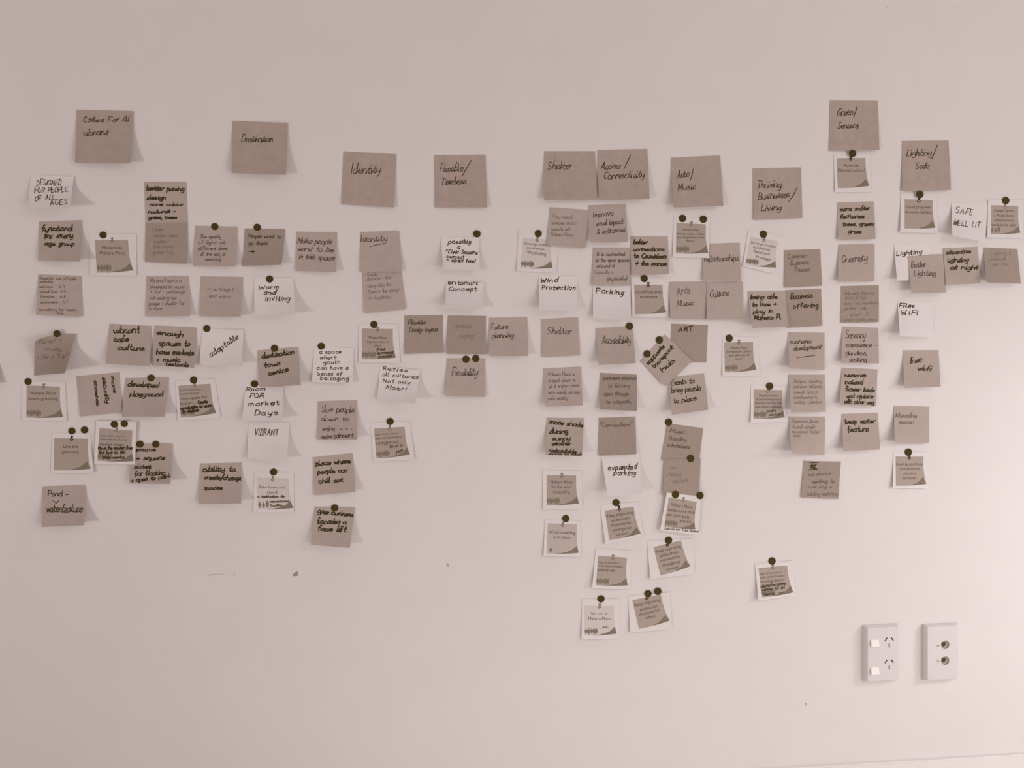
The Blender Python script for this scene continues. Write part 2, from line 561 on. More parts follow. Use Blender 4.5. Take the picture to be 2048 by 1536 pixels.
# ---- region of "Caters for all"
org(40, 190)
note('caters', 'hdr', (643, 167, 1285, 185, 1252, 778, 625, 770), (0, 2, 20, 11), [
    ('Caters For All', 718, 308, 1238, 302, 62, 'H'), ('vibrant', 715, 462, 1000, 455, 85, 'H')], LH + 'caters for all vibrant')
note('designed', 'white', (120, 905, 612, 930, 572, 1288, 95, 1292), (0, 3, 36, 18), [
    ('DESIGNED', 190, 1030, 460, 1028, 65, 'q'), ('FOR PEOPLE', 165, 1115, 540, 1102, 60, 'q'), ('OF ALL', 165, 1208, 400, 1185, 58, 'q'),
    ('AGES', 345, 1256, 530, 1240, 62, 'q')], LW + 'designed for people of all ages')
note('paving', 'tan', (1410, 985, 1895, 985, 1905, 1462, 1430, 1465), (0, 0, 1, .5), [
    ('better paving', 1440, 1082, 1865, 1092, 60, 'M'), ('design', 1440, 1190, 1655, 1190, 52, 'M'), ('more colour', 1475, 1260, 1855, 1260, 40, 'M'),
    ('natural -', 1460, 1345, 1775, 1338, 45, 'M'), ('grass, trees', 1465, 1410, 1780, 1410, 48, 'M')],
    LT + 'better paving design more colour natural grass, trees')
org(40, 430)
note('functional', 'tan', (215, 75, 695, 62, 687, 530, 205, 525), (0, 2, 24, 8), [
    ('functional', 250, 182, 598, 178, 72, 'M'), ('for every', 275, 265, 598, 262, 68, 'M'), ('age group', 275, 345, 612, 350, 52, 'M')],
    LT + 'functional for every age group')
card('modernise', ((852, 285), (1230, 285), (875, 655)), (790, 215, 1322, 215, 1328, 690, 795, 690), [
    ('Modernise', 935, 388, 1160, 388, 38), ('Mahara Place', 908, 448, 1192, 448, 38)], [], LC + 'modernise place with one dot above', (1048, 285, 'l'))
dot(945, 228, 'dark dot sticker above the modernise place card')
note('timings', 'dark', (1432, 95, 1905, 85, 1900, 555, 1422, 532), (0, 0, 5, 2), [
    ('Tables', 1500, 185, 1620, 182, 42, 'F'), ('outdoor area', 1520, 250, 1785, 250, 42, 'F'), ('seating', 1520, 318, 1672, 315, 42, 'F'),
    ('tidy paved', 1510, 378, 1750, 375, 42, 'F'), ('green ivy', 1505, 445, 1740, 442, 48, 'F')],
    'small dark sticky note with faint writing directly below the better paving note', z=1)
note('students', 'tan', (208, 675, 706, 690, 692, 1160, 180, 1136), (0, 0, 5, 10), [
    ('Students  out of hours', 220, 732, 635, 742, 32, 't'), ('weekday', 220, 768, 370, 770, 32, 't'), ('seniors   5-9', 222, 828, 510, 830, 30, 't'),
    ('school kids  4-5', 225, 884, 520, 884, 32, 't'), ('families   6-8', 228, 942, 520, 944, 30, 't'), ('commuters   5-7', 230, 1004, 545, 1002, 30, 't'),
    ('something for every-', 215, 1090, 665, 1092, 36, 't'), ('time', 410, 1128, 495, 1130, 32, 't')],
    'small taupe sticky note listing users and hours, below functional note')
note('place_is', 'tan', (1437, 695, 1922, 690, 1932, 1150, 1432, 1152), (0, 0, 10, 4), [
    ('Mahara Place is a', 1485, 765, 1835, 765, 45, 't'), ('playground for young', 1480, 830, 1865, 835, 42, 't'),
    ('+ old - pathways', 1485, 890, 1880, 890, 42, 't'), ('not waiting for', 1480, 960, 1780, 960, 42, 't'),
    ('groups + shelter for', 1462, 1025, 1870, 1022, 42, 't'), ('to share', 1465, 1078, 1615, 1080, 38, 't')],
    'small taupe sticky note with six faint lines about a playground for young')
org(40, 640)
note('thriving_fair', 'dark', (168, 248, 632, 160, 512, 604, 160, 632), (20, 4, 52, 3), [
    ('Vibrant +', 215, 272, 470, 250, 58, 't'), ('Thriving', 255, 346, 460, 350, 50, 't'), ('+ for a "Fair"', 200, 440, 545, 432, 52, 't')],
    'strongly curled dark sticky note reading vibrant and thriving', warp=6.0)
dot(420, 155, 'dark dot sticker on the curled vibrant and thriving note')
note('cafe', 'tan', (1018, 42, 1500, 68, 1472, 525, 978, 498), (0, 0, 14, 12), [
    ('vibrant', 1058, 152, 1355, 148, 75, 'M'), ('cafe', 1068, 245, 1230, 243, 62, 'M'), ('culture', 1112, 335, 1415, 350, 62, 'M')], LT + 'vibrant cafe culture')
note('markets', 'tan', (1528, 62, 2010, 85, 1982, 545, 1505, 520), (0, 0, 18, 8), [
    ('enough', 1560, 165, 1855, 190, 58, 'M'), ('spaces to', 1580, 288, 1930, 300, 66, 'M'), ('have markets', 1552, 385, 1975, 402, 62, 'M'),
    ('+ music', 1550, 472, 1820, 472, 50, 'M'), ('festivals', 1655, 518, 1910, 532, 50, 'M')], LT + 'enough spaces to have markets and music festivals')
card('greening', ((75, 742), (455, 760), (72, 1108)), (20, 690, 515, 700, 535, 1150, 25, 1145), [
    ('Mahara Place', 120, 850, 405, 850, 38), ('needs greening', 95, 910, 430, 912, 38)], [], LC + 'place needs greening, one dot at its corner', (270, 752, 'l'))
dot(92, 700, 'dark dot sticker at the corner of the needs greening card')
note('cameras', 'tan', (640, 640, 1130, 595, 1162, 1050, 685, 1098), (0, 0, 3, 3), [
    ('more', 1035, 645, 1062, 825, 45, 'M'), ('security', 935, 655, 978, 945, 52, 'M'), ('cameras', 842, 685, 872, 978, 45, 'M')],
    'small taupe sticky note with sideways writing, more security cameras')
note('developed', 'tan', (1200, 662, 1685, 655, 1645, 1100, 1158, 1100), (0, 2, 20, 8), [
    ('developed', 1225, 752, 1570, 765, 62, 'M'), ('playground', 1248, 868, 1620, 868, 60, 'M')], LT + 'developed playground')
dot(1490, 660, 'dark dot sticker on the developed playground note')
org(40, 830)
card('like', ((390, 262), (775, 270), (382, 628)), (365, 200, 800, 210, 838, 662, 350, 660), [
    ('Like the', 493, 375, 660, 375, 38), ('greenery', 475, 435, 670, 437, 38)], [], LC + 'like the greenery, two dots above', (588, 265, 'd'), folk=0, lifts=(.3, .5, 5, 2))
dot(590, 182, 'dark dot sticker touching the pin of the like the greenery card')
dot(733, 170, 'second dark dot above the like the greenery card, away from its pin')
card('market', ((905, 150), (1280, 178), (880, 520)), (868, 60, 1325, 75, 1310, 565, 842, 555), [
    ('Heart of the town is', 908, 246, 1185, 250, 23), ('underutilised. Develop', 908, 285, 1225, 292, 23), ('market space.', 903, 350, 1190, 352, 38)], [
    ('Move the market from', 890, 395, 1278, 392, 40, 'S'), ('the bus to the', 895, 440, 1190, 440, 38, 'S'), ('town centre', 940, 498, 1185, 495, 34, 'S')],
    LC + 'market space with handwriting and two dots', (1100, 165, 'l'), z=2, lifts=(.3, 4, 3, 3))
dot(1073, 105, 'dark dot sticker by the pin of the market space card')
dot(1187, 98, 'dark dot on the market space card, farther from its pin')
note('remove', 'tan', (1265, 325, 1735, 325, 1712, 785, 1240, 780), (0, 1, 26, 12), [
    ('remove', 1262, 418, 1545, 412, 48, 'M'), ('+ square', 1320, 515, 1645, 510, 55, 'M'), ('sides', 1300, 608, 1490, 606, 55, 'M'),
    ('for floating', 1305, 695, 1650, 680, 62, 'M'), ('> open to park', 1258, 768, 1715, 712, 50, 'M')],
    LT + 'remove square sides, open to park')
dot(1367, 332, 'dark dot on the remove square sides note, next to the card')
dot(1545, 333, 'dark dot on the remove square sides note, away from the card')
note('pond', 'tan', (255, 812, 745, 795, 730, 1255, 245, 1275), (0, 1, 22, 14), [
    ('Pond -', 318, 922, 545, 925, 58, 'S'), ('v', 380, 1005, 445, 1005, 60, 'S'), ('waterfeature', 300, 1105, 705, 1105, 88, 'S')], LT + 'pond waterfeature')
org(370, 230)
note('destination', 'hdr', (540, 65, 1168, 92, 1150, 682, 530, 660), (0, 2, 19, 13), [('Destination', 640, 305, 995, 305, 82, 'H')], LH + 'destination')
org(370, 440)
note('quality', 'tan', (115, 65, 595, 78, 575, 530, 92, 520), (0, 1, 14, 6), [
    ('The quality', 172, 208, 410, 205, 42, 'd'), ('of light at', 150, 275, 455, 275, 44, 'd'), ('different times', 145, 342, 480, 340, 44, 'd'),
    ('of the day is', 170, 405, 455, 405, 42, 'd'), ('amazing', 230, 460, 405, 462, 40, 'd')], LT + 'the quality of light is amazing')
dot(338, 75, 'dark dot sticker on the quality of light note')
note('go_there', 'dark', (680, 95, 1140, 105, 1098, 510, 655, 522), (0, 1, 18, 2), [
    ('People want to', 712, 202, 1090, 208, 46, 'p'), ('go there', 722, 285, 940, 282, 46, 'p'), ('>', 720, 372, 795, 372, 38, 'S')], LD + 'people want to go there')
dot(822, 83, 'dark dot sticker on the people want to go there note')
note('make', 'tan', (1268, 132, 1728, 142, 1722, 592, 1262, 580), (0, 1, 13, 4), [
    ('Make people', 1275, 262, 1665, 275, 62, 's'), ('want to be', 1280, 348, 1680, 368, 58, 's'), ('in this space', 1295, 438, 1695, 460, 60, 's')],
    LT + 'make people want to be in this space')
note('bright', 'tan', (180, 640, 655, 650, 635, 1100, 165, 1095), (0, 1, 14, 5), [
    ('It is bright', 260, 805, 550, 808, 42, 't'), ('and warm.', 272, 880, 530, 885, 40, 't')], LT + 'it is bright and warm')
note('warm', 'white', (785, 650, 1235, 655, 1255, 1085, 790, 1083), (0, 1, 28, 10), [
    ('Warm', 840, 790, 1062, 778, 42, 'P'), ('and', 900, 848, 1028, 848, 52, 'P'), ('inviting', 915, 920, 1190, 918, 58, 'P')], LW + 'warm and inviting')
dot(963, 672, 'dark dot sticker on the warm and inviting note')
org(370, 640)
note('adaptable', 'white', (200, 95, 668, 110, 645, 520, 160, 515), (0, 2, 26, 6), [('adaptable', 292, 428, 608, 208, 62, 'P')], LW + 'adaptable in slanting letters')
dot(248, 98, 'dark dot sticker on the adaptable note')
note('town', 'tan', (822, 345, 1285, 308, 1318, 740, 850, 765), (0, 1, 26, 8), [
    ('destination', 875, 440, 1240, 385, 62, 'M'), ('town', 897, 545, 1080, 512, 58, 'M'), ('centre', 948, 630, 1175, 585, 60, 'M')], LT + 'destination town centre', z=2)
dot(1018, 322, 'dark dot sticker on the destination town centre note')
note('market_days', 'white', (690, 745, 1125, 760, 1105, 1145, 650, 1145), (0, 1, 27, 12), [
    ('Room', 697, 807, 908, 800, 42, 'P'), ('FOR', 738, 885, 890, 880, 42, 'P'), ('market', 725, 978, 1068, 965, 52, 'P'), ('Days', 795, 1082, 1045, 1082, 55, 'P')],
    LW + 'room for market days')
dot(790, 727, 'dark dot sticker on the room for market days note')
note('youth', 'white', (1470, 305, 1920, 320, 1905, 718, 1445, 705), (0, 1, 12, 6), [
    ('a space', 1528, 380, 1775, 380, 42, 'q'), ('where', 1535, 448, 1715, 445, 48, 'q'), ('youth', 1575, 500, 1760, 500, 44, 'q'), ('can have a', 1500, 562, 1855, 562, 44, 'q'),
    ("'sense of", 1495, 630, 1785, 632, 42, 'q'), ("belonging'", 1540, 680, 1880, 688, 46, 'q')], LW + 'a space where youth can have a sense of belonging')
dot(1550, 298, 'dark dot sticker on the sense of belonging note')
card('buskers', ((-77, 748), (290, 725), (-47, 1108)), (-110, 690, 340, 665, 405, 1110, -82, 1148), [
    ('Heart of the town', -62, 812, 185, 796, 23), ('is underutilised', -60, 855, 155, 840, 23), ('Develop', -57, 908, 62, 900, 22),
    ('space for', 72, 905, 258, 888, 38), ('buskers.', -48, 970, 110, 955, 38)], [
    ('Create', 145, 955, 255, 942, 42, 'S'), ('opportunities for more', -55, 1022, 305, 985, 40, 'S'), ('for feature', -30, 1062, 155, 1040, 42, 'S')],
    LC + 'space for buskers with handwriting', (110, 742, 'l'))
dot(98, 683, 'dark dot sticker on the space for buskers card')
note('slow', 'tan', (1510, 925, 1958, 912, 1962, 1360, 1508, 1358), (0, 0, 20, 4), [
    ('Slow people', 1553, 1048, 1920, 1052, 75, 'p'), ('down to', 1550, 1150, 1860, 1150, 58, 'p'), ('enjoy  - - -', 1565, 1255, 1900, 1255, 46, 'p'),
    ('entertainment', 1553, 1352, 1915, 1332, 55, 'p')], LT + 'slow people down to enjoy entertainment')
org(370, 840)
note('vibrant', 'white', (722, 22, 1190, 30, 1160, 465, 710, 440), (0, 1, 24, 10), [('VIBRANT', 788, 172, 1055, 172, 72, 'q')], LW + 'vibrant in capitals')
note('ability', 'tan', (170, 495, 642, 487, 640, 948, 155, 955), (0, 1, 22, 8), [
    ('ability to', 200, 585, 575, 582, 60, 'M'), ('create/change', 218, 675, 638, 685, 60, 'M'), ('spaces', 218, 792, 425, 792, 50, 'M')], LT + 'ability to create or change spaces')
card('bike', ((815, 655), (1180, 665), (830, 1015)), (788, 590, 1238, 592, 1238, 1058, 775, 1052), [
    ('Bike lanes and', 845, 780, 1138, 780, 37), ('stand', 933, 838, 1048, 838, 37)], [
    ('a destination for', 822, 885, 1140, 882, 30, 'p'), ('recreational', 965, 940, 1180, 932, 28, 'p'), ('facility', 970, 985, 1105, 978, 28, 'p')],
    LC + 'bike lanes and stand on pale print', (998, 668, 'l'), m='panell', folk=3)
dot(1008, 592, 'dark dot sticker on the bike lanes and stand card')
note('chill', 'tan', (1452, 425, 1905, 375, 1940, 820, 1475, 855), (0, 0, 15, 5), [
    ('place where', 1490, 520, 1885, 490, 58, 'M'), ('people can', 1508, 612, 1840, 592, 55, 'M'), ('chill out', 1520, 722, 1795, 700, 56, 'M')],
    LT + 'place where people can chill out')
note('facades', 'tan', (1475, 985, 1930, 1000, 1875, 1455, 1430, 1420), (0, 2, 24, 15), [
    ('give business', 1510, 1060, 1910, 1100, 58, 'M'), ('facades a', 1505, 1180, 1835, 1182, 62, 'M'), ('face lift.', 1505, 1255, 1845, 1275, 62, 'M')],
    LT + 'give business facades a face lift')
dot(1703, 1000, 'dark dot sticker on the business facades note')

# ---- "Identity" and "Flexible"
org(660, 280)
note('identity', 'hdr', (150, 127, 755, 163, 730, 768, 132, 730), (0, 1, 7, 2), [('Identity', 238, 382, 565, 380, 115, 'H')], LH + 'identity')
note('flexible', 'hdr', (1183, 172, 1768, 170, 1787, 768, 1195, 768), (0, 1, 8, 2), [
    ('Flexible', 1248, 365, 1510, 352, 88, 'H'), ('Timeless', 1262, 508, 1545, 500, 85, 'H')], LH + 'flexible or timeless', extra=[[(1607, 232), (1506, 405)]])
org(660, 450)
note('identity_small', 'tan', (342, 80, 785, 65, 820, 530, 345, 532), (0, 1, 8, 4), [('Identity', 352, 186, 645, 182, 68, 'p')],
     LT + 'identity, with an underline', z=1, extra=[[(450, 248), (545, 222), (625, 210)]])
note('character', 'tan', (362, 545, 815, 515, 860, 958, 395, 1002), (0, 0, 4, 4), [
    ('Create', 425, 582, 540, 580, 34, 'F'), ('character - that', 420, 635, 698, 608, 42, 'F'), ('integrates the', 430, 715, 695, 690, 40, 'F'),
    ('Maori in the design', 435, 782, 790, 752, 42, 'F'), ('A kaitiaki', 442, 850, 690, 835, 40, 'F')], 'small taupe sticky note with faint writing below the underlined identity note')
note('civic', 'white', (1255, 135, 1700, 140, 1702, 525, 1295, 500), (0, 1, 16, 20), [
    ('possibly', 1345, 212, 1598, 210, 46, 'P'), ('a', 1448, 266, 1480, 266, 42, 'P'), ('"Civic Square"', 1320, 322, 1698, 332, 42, 'P'),
    ('concept', 1325, 372, 1520, 382, 36, 'P'), ('- open feel', 1328, 410, 1650, 432, 42, 'P')], LW + 'possibly a civic square concept')
dot(1672, 100, 'dark dot sticker at the corner of the civic square note')
note('britomart', 'white', (1320, 640, 1750, 650, 1738, 958, 1312, 940), (0, 3, 22, 24), [
    ('Britomart', 1345, 670, 1675, 682, 46, 'P'), ('Concept', 1350, 748, 1665, 750, 42, 'P')], LW + 'concept, curling below the civic square note')
card('sense', ((362, 1178), (715, 1185), (362, 1525)), (325, 1120, 775, 1125, 798, 1570, 325, 1563), [
    ('Mahara Place', 442, 1295, 642, 1296, 32), ('improve sense of', 420, 1340, 672, 1342, 30), ('place', 505, 1383, 583, 1384, 30)], [
    ('A real', 530, 1425, 625, 1425, 30, 'p'), ('improvement', 535, 1472, 718, 1460, 34, 'p'), ('connection', 545, 1508, 700, 1500, 28, 'p')],
    LC + 'improve sense of place', (542, 1185, 'l'))
dot(500, 1132, 'dark dot sticker on the improve sense of place card')
note('layout', 'dark', (847, 1030, 1285, 1025, 1283, 1450, 850, 1467), (0, 0, 3, 3), [
    ('Flexible', 890, 1130, 1085, 1128, 46, 'p'), ('Design layout', 905, 1215, 1225, 1208, 50, 'p')], LD + 'flexible design layout')
note('timeless', 'dark', (1340, 1030, 1775, 1035, 1772, 1470, 1325, 1465), (0, 0, 6, 6), [
    ('Timeless', 1400, 1172, 1610, 1170, 52, 'F'), ('design', 1475, 1292, 1650, 1280, 60, 'F')], LD + 'timeless design in faint ink')
org(690, 640)
note('future', 'tan', (1640, -25, 2074, -34, 2083, 410, 1648, 410), (0, 0, 16, 10), [
    ('Future', 1670, 105, 1858, 98, 58, 'p'), ('planning', 1675, 205, 1915, 195, 58, 'p')], LT + 'future planning')
note('flexibility', 'tan', (1158, 435, 1595, 435, 1597, 875, 1148, 868), (0, 0, 8, 8), [('Flexibility', 1218, 632, 1505, 636, 90, 'p')], LT + 'flexibility')
dot(1377, 447, 'dark dot on the flexibility note, nearer the middle of its edge')
dot(1488, 438, 'dark dot on the flexibility note, nearer the note corner')
note('cultures', 'white', (400, 520, 855, 570, 800, 950, 365, 908), (0, 3, 34, 8), [
    ('Reflex', 433, 572, 710, 592, 45, 'q'), ('all cultures', 425, 635, 830, 672, 44, 'q'), ('Not only', 433, 708, 735, 728, 38, 'q'),
    ('Maori', 460, 785, 695, 800, 42, 'q')], LW + 'reflex all cultures not only Maori')
card('playground', ((330, 1237), (678, 1215), (358, 1577)), (290, 1170, 738, 1150, 790, 1590, 318, 1612), [
    ('Heart of the town is', 340, 1316, 600, 1298, 23), ('underutilised. Develop', 345, 1357, 640, 1338, 24), ('a playground', 345, 1420, 608, 1400, 42)], [
    ('What is', 508, 1458, 655, 1435, 36, 'd'), ('plan', 585, 1512, 660, 1490, 36, 'p')],
    LC + 'develop a playground', (508, 1228, 'l'), lifts=(.3, .8, 5, 1))
dot(513, 1155, 'dark dot sticker on the develop a playground card')

# ---- "Shelter" and "Access"
org(1020, 280)
note('shelter', 'hdr', (388, 127, 968, 127, 992, 680, 388, 685), (0, 0, 8, 12), [('Shelter', 430, 338, 700, 325, 95, 'H')], LH + 'shelter')
note('access', 'hdr', (993, 112, 1562, 103, 1590, 670, 1010, 690), (0, 1, 16, 9), [
    ('Access', 1035, 330, 1255, 325, 85, 'H'), ('Connectivity', 1065, 445, 1525, 425, 88, 'H')], LH + 'access or connectivity', z=1, extra=[[(1375, 165), (1335, 250), (1295, 335)]])
note('pay_road', 'tan', (450, 765, 890, 795, 860, 1232, 425, 1200), (0, 0, 6, 5), [
    ('Pay road', 478, 890, 705, 895, 45, 'F'), ('heritage around', 475, 958, 760, 962, 42, 'F'), ('towards with', 470, 1030, 690, 1032, 40, 'F'),
    ('Mahara Place', 465, 1090, 715, 1096, 44, 'F')], 'small taupe sticky note with faint writing overlapping the wayfinding card', z=2)
note('improve', 'tan', (890, 742, 1315, 730, 1342, 1160, 918, 1165), (0, 1, 16, 12), [
    ('Improve', 950, 880, 1175, 855, 62, 'p'), ('visual impact', 980, 975, 1288, 952, 62, 'p'), ('& entrances', 990, 1072, 1310, 1042, 60, 'p')],
    LT + 'improve visual impact and entrances', z=3)
org(1020, 450)
card('wayfinding', ((145, 145), (475, 167), (122, 488)), (95, 60, 560, 95, 525, 545, 75, 525), [
    ('Encourage travellers', 160, 220, 455, 246, 30), ('into Waikanae', 188, 270, 392, 288, 30), ('Wayfinding', 190, 328, 410, 348, 40)], [],
    LC + 'encourage travellers, wayfinding', (310, 162, 'l'), m='panell')
dot(322, 97, 'dark dot sticker on the wayfinding card')
note('connected', 'tan', (942, 257, 1365, 255, 1368, 690, 942, 692), (0, 0, 6, 6), [
    ('It is connected', 988, 352, 1308, 350, 46, 'd'), ('to the open spaces', 968, 418, 1358, 418, 42, 'd'), ('around it', 985, 484, 1190, 482, 40, 'd'),
    ('(visually +', 965, 555, 1175, 552, 44, 'F'), ('physically)', 1105, 635, 1330, 625, 48, 'd')], LT + 'it is connected to the open spaces around it', z=1)
note('connections', 'tan', (1372, 130, 1795, 130, 1810, 560, 1380, 572), (0, 0, 13, 6), [
    ('better', 1405, 215, 1562, 218, 56, 'M'), ('connections', 1405, 295, 1750, 295, 50, 'M'), ('to Countdown', 1410, 375, 1775, 380, 55, 'M'),
    ('+ the marae', 1425, 458, 1780, 462, 55, 'M')], LT + 'better connections and the marae', z=2)
note('wind', 'white', (325, 575, 760, 580, 772, 975, 335, 968), (0, 1, 18, 20), [
    ('Wind', 345, 652, 540, 648, 46, 'P'), ('Protection', 365, 732, 738, 738, 50, 'P')], LW + 'wind protection')
note('parking', 'white', (945, 680, 1368, 680, 1380, 1092, 945, 1055), (0, 1, 24, 10), [('Parking', 980, 772, 1288, 792, 55, 'P')], LW + 'parking only')
card('pedestrian', ((1412, 680), (1735, 680), (1425, 1015)), (1375, 600, 1788, 605, 1808, 1055, 1392, 1050), [
    ('Good Pedestrian', 1428, 778, 1728, 780, 37), ('movement', 1480, 835, 1680, 835, 37)], [], LC + 'good pedestrian movement', (1572, 680, 'd'), z=1, folk=0, lifts=(.3, .8, 4, 4))
dot(1527, 610, 'dark dot sticker on the good pedestrian movement card')
note('shelter_small', 'tan', (350, 1070, 775, 1050, 797, 1482, 368, 1502), (0, 0, 5, 3), [('Shelter', 422, 1245, 700, 1240, 82, 'p')], LT + 'shelter')
org(1060, 640)
note('accessibility', 'tan', (745, 92, 1165, 72, 1205, 492, 782, 512), (0, 1, 22, 18), [('Accessibility', 820, 270, 1140, 262, 88, 'p')], LT + 'accessibility')
dot(1133, 70, 'dark dot sticker on the accessibility note')
note('transport', 'tan', (1252, 470, 1535, 165, 1840, 462, 1545, 755), (0, 0, 6, 6), [
    ('supports', 1345, 515, 1530, 308, 52, 'M'), ('transport', 1412, 555, 1628, 322, 52, 'M'), ('hub.', 1512, 590, 1655, 462, 55, 'M')],
    'taupe sticky note turned on its corner reading supports transport hub', z=2)
dot(1472, 227, 'dark dot on the transport hub note, nearer its peak')
dot(1333, 385, 'dark dot on the transport hub note, nearer its outer corner')
note('art', 'dark', (1608, 42, 2025, 55, 2005, 482, 1595, 475), (0, 0, 2, 2), [('ART', 1685, 135, 1850, 120, 48, 'B')], LD + 'art in capitals')
note('good_place', 'tan', (148, 552, 580, 533, 600, 970, 178, 985), (0, 1, 17, 14), [
    ('Mahara Place is', 205, 635, 505, 630, 46, 't'), ('a good place to', 210, 708, 515, 700, 42, 't'), ('sit & enjoy - need', 215, 775, 550, 755, 42, 't'),
    ('more comfy seating', 205, 842, 562, 838, 42, 't'), ('cafe seating', 205, 908, 430, 905, 40, 't')], 'small taupe sticky note with faint writing between shelter and more shade notes')
note('library', 'dark', (795, 600, 1215, 620, 1218, 1037, 797, 1018), (0, 0, 20, 10), [
    ('permanent entrance', 840, 680, 1208, 682, 46, 'd'), ('to library', 885, 768, 1130, 765, 48, 'd'), ('open through', 840, 860, 1122, 858, 48, 'd'),
    ('to carpark.', 865, 950, 1155, 946, 48, 'd')], LD + 'permanent entrance to library open through to carpark')
note('events', 'tan', (1572, 655, 1980, 605, 2030, 1022, 1615, 1080), (0, 0, 18, 20), [
    ('Events to', 1608, 742, 1870, 715, 58, 'S'), ('bring people', 1612, 830, 1940, 800, 62, 'S'), ('to place', 1635, 945, 1890, 915, 60, 'S')], LT + 'events to bring people to place', z=1)
org(1060, 820)
note('shade', 'tan', (190, 88, 615, 95, 592, 525, 175, 510), (0, 1, 24, 14), [
    ('more shade', 222, 152, 600, 195, 52, 'M'), ('during', 220, 268, 430, 268, 58, 'M'), ('sunny', 255, 345, 455, 345, 52, 'M'), ('weather', 250, 402, 465, 402, 52, 'M'),
    ('>retractable', 207, 478, 525, 492, 48, 'M'), ('shade to deck', 210, 512, 588, 516, 32, 'm')], LT + 'more shade during sunny weather')
note('connectedness', 'dark', (780, 90, 1200, 75, 1210, 502, 785, 520), (0, 0, 12, 3), [('"Connections"', 797, 192, 1160, 185, 52, 'd')], LD + 'connections', z=2)
note('theatre', 'dark', (1555, 150, 1970, 207, 1925, 585, 1497, 570), (0, 0, 2, 2), [
    ('Music', 1590, 252, 1755, 270, 50, 'd'), ('Theatre', 1575, 345, 1775, 362, 52, 'd'), ('entertainment', 1560, 415, 1815, 442, 46, 'd')], LD + 'music theatre entertainment', z=1)
dot(1577, 138, 'dark dot sticker at the corner of the music theatre note')
note('no_markets', 'dark', (1530, 560, 1940, 552, 1925, 978, 1508, 970), (0, 0, 3, 2), [
    ('no', 1598, 670, 1660, 668, 46, 'F'), ('Parking', 1575, 755, 1722, 752, 42, 'F'), ('markets', 1630, 832, 1802, 812, 44, 'F')],
    'small dark sticky note with faint writing below the music theatre note', z=3)
dot(1828, 552, 'dark dot between the music theatre note and the one below')
note('expanded', 'white', (808, 505, 1245, 490, 1272, 958, 884, 982), (0, 1, 28, 26), [
    ('expanded', 888, 685, 1210, 668, 58, 'P'), ('parking', 950, 740, 1198, 745, 60, 'P')], LW + 'expanded parking', z=0)
card('fix_wind', ((190, 742), (525, 745), (190, 1083)), (143, 685, 590, 690, 600, 1128, 148, 1135), [
    ('Mahara Place', 232, 835, 482, 837, 37), ('fix the wind', 245, 892, 468, 892, 37), ('tunnelling', 262, 948, 456, 950, 37)], [],
    LC + 'fix the wind tunnelling, without a dot', (362, 745, 'l'))
card('more_than', ((1580, 995), (1897, 1045), (1528, 1325)), (1555, 938, 1945, 985, 1920, 1420, 1480, 1370), [
    ('Mahara Place', 1605, 1090, 1848, 1122, 36), ('needs more than', 1560, 1148, 1870, 1182, 36), ('just plant pots', 1545, 1200, 1812, 1234, 36),
    ('and art', 1700, 1275, 1832, 1288, 36)], [('Cultural fair & kai festival', 1530, 1358, 1915, 1392, 26, 't')],
    LC + 'needs more than just plant pots and art', (1745, 1022, 'l'), z=4)
dot(1655, 963, 'dark dot by the pin of the plant pots card')
dot(1935, 973, 'dark dot at the far corner of the plant pots card')
org(1060, 1020)
card('wind_issue', ((203, 150), (535, 165), (188, 495)), (168, 112, 578, 122, 582, 532, 155, 528), [
    ('Wind tunnelling', 210, 265, 515, 275, 37), ('is an issue', 265, 320, 455, 326, 34)], [], LC + 'wind tunnelling is an issue', (372, 165, 'l'), m='panelm', folk=1, lifts=(.3, .8, 2, 4))
dot(407, 98, 'dark dot sticker on the wind tunnelling is an issue card')
card('emergency_a', ((850, 10), (1178, -41), (905, 344)), (793, -60, 1222, -95, 1297, 290, 858, 390), [
    ('Keep improving', 878, 88, 1172, 40, 37), ('pedestrain', 932, 135, 1132, 105, 36), ('movment for', 920, 190, 1158, 158, 36), ('emergency', 945, 245, 1155, 212, 36),
    ('services.', 978, 298, 1130, 272, 36)], [], LC + 'improving for emergency services, under expanded parking', (1015, -20, 'd'), folk=0, lifts=(.3, 1, 3, 5))
dot(980, -83, 'dark dot beside the pin of the higher emergency services card')
card('elderly', ((775, 520), (1103, 543), (750, 855)), (748, 432, 1160, 465, 1135, 902, 708, 892), [
    ('Heart of the town is', 775, 605, 1018, 613, 23), ('underutilised. Develop', 778, 643, 1055, 656, 23), ('elderly use.', 770, 698, 975, 704, 38)], [],
    LC + 'develop elderly use', (943, 538, 'l'), lifts=(.3, 1, 2, 6))
card('emergency_b', ((1403, 422), (1718, 345), (1485, 745)), (1330, 350, 1860, 322, 1872, 728, 1370, 788), [
    ('Keep improving', 1437, 492, 1718, 425, 37), ('pedestriain', 1487, 537, 1690, 490, 36), ('movment for', 1485, 592, 1715, 540, 36), ('emergency', 1512, 645, 1715, 598, 36),
    ('services.', 1553, 692, 1700, 660, 36)], [], LC + 'improving for emergency services, on a tilted wide sheet', (1562, 385, 'd'), folk=0, lifts=(.3, 1, 4, 5))
dot(1577, 345, 'dark dot on the tilted emergency services card')
card('no_cars', ((622, 1090), (955, 1090), (622, 1430)), (590, 1010, 1020, 1010, 1014, 1468, 588, 1472), [
    ('No cars in', 697, 1195, 880, 1195, 37), ('Mahara Place', 665, 1252, 915, 1252, 37)], [('etc', 825, 1342, 890, 1338, 34, 't')],
    LC + 'no cars in place', (793, 1092, 'l'), m='panell', lifts=(.3, 1, 2, 4))
dot(808, 1012, 'dark dot sticker on the no cars card')
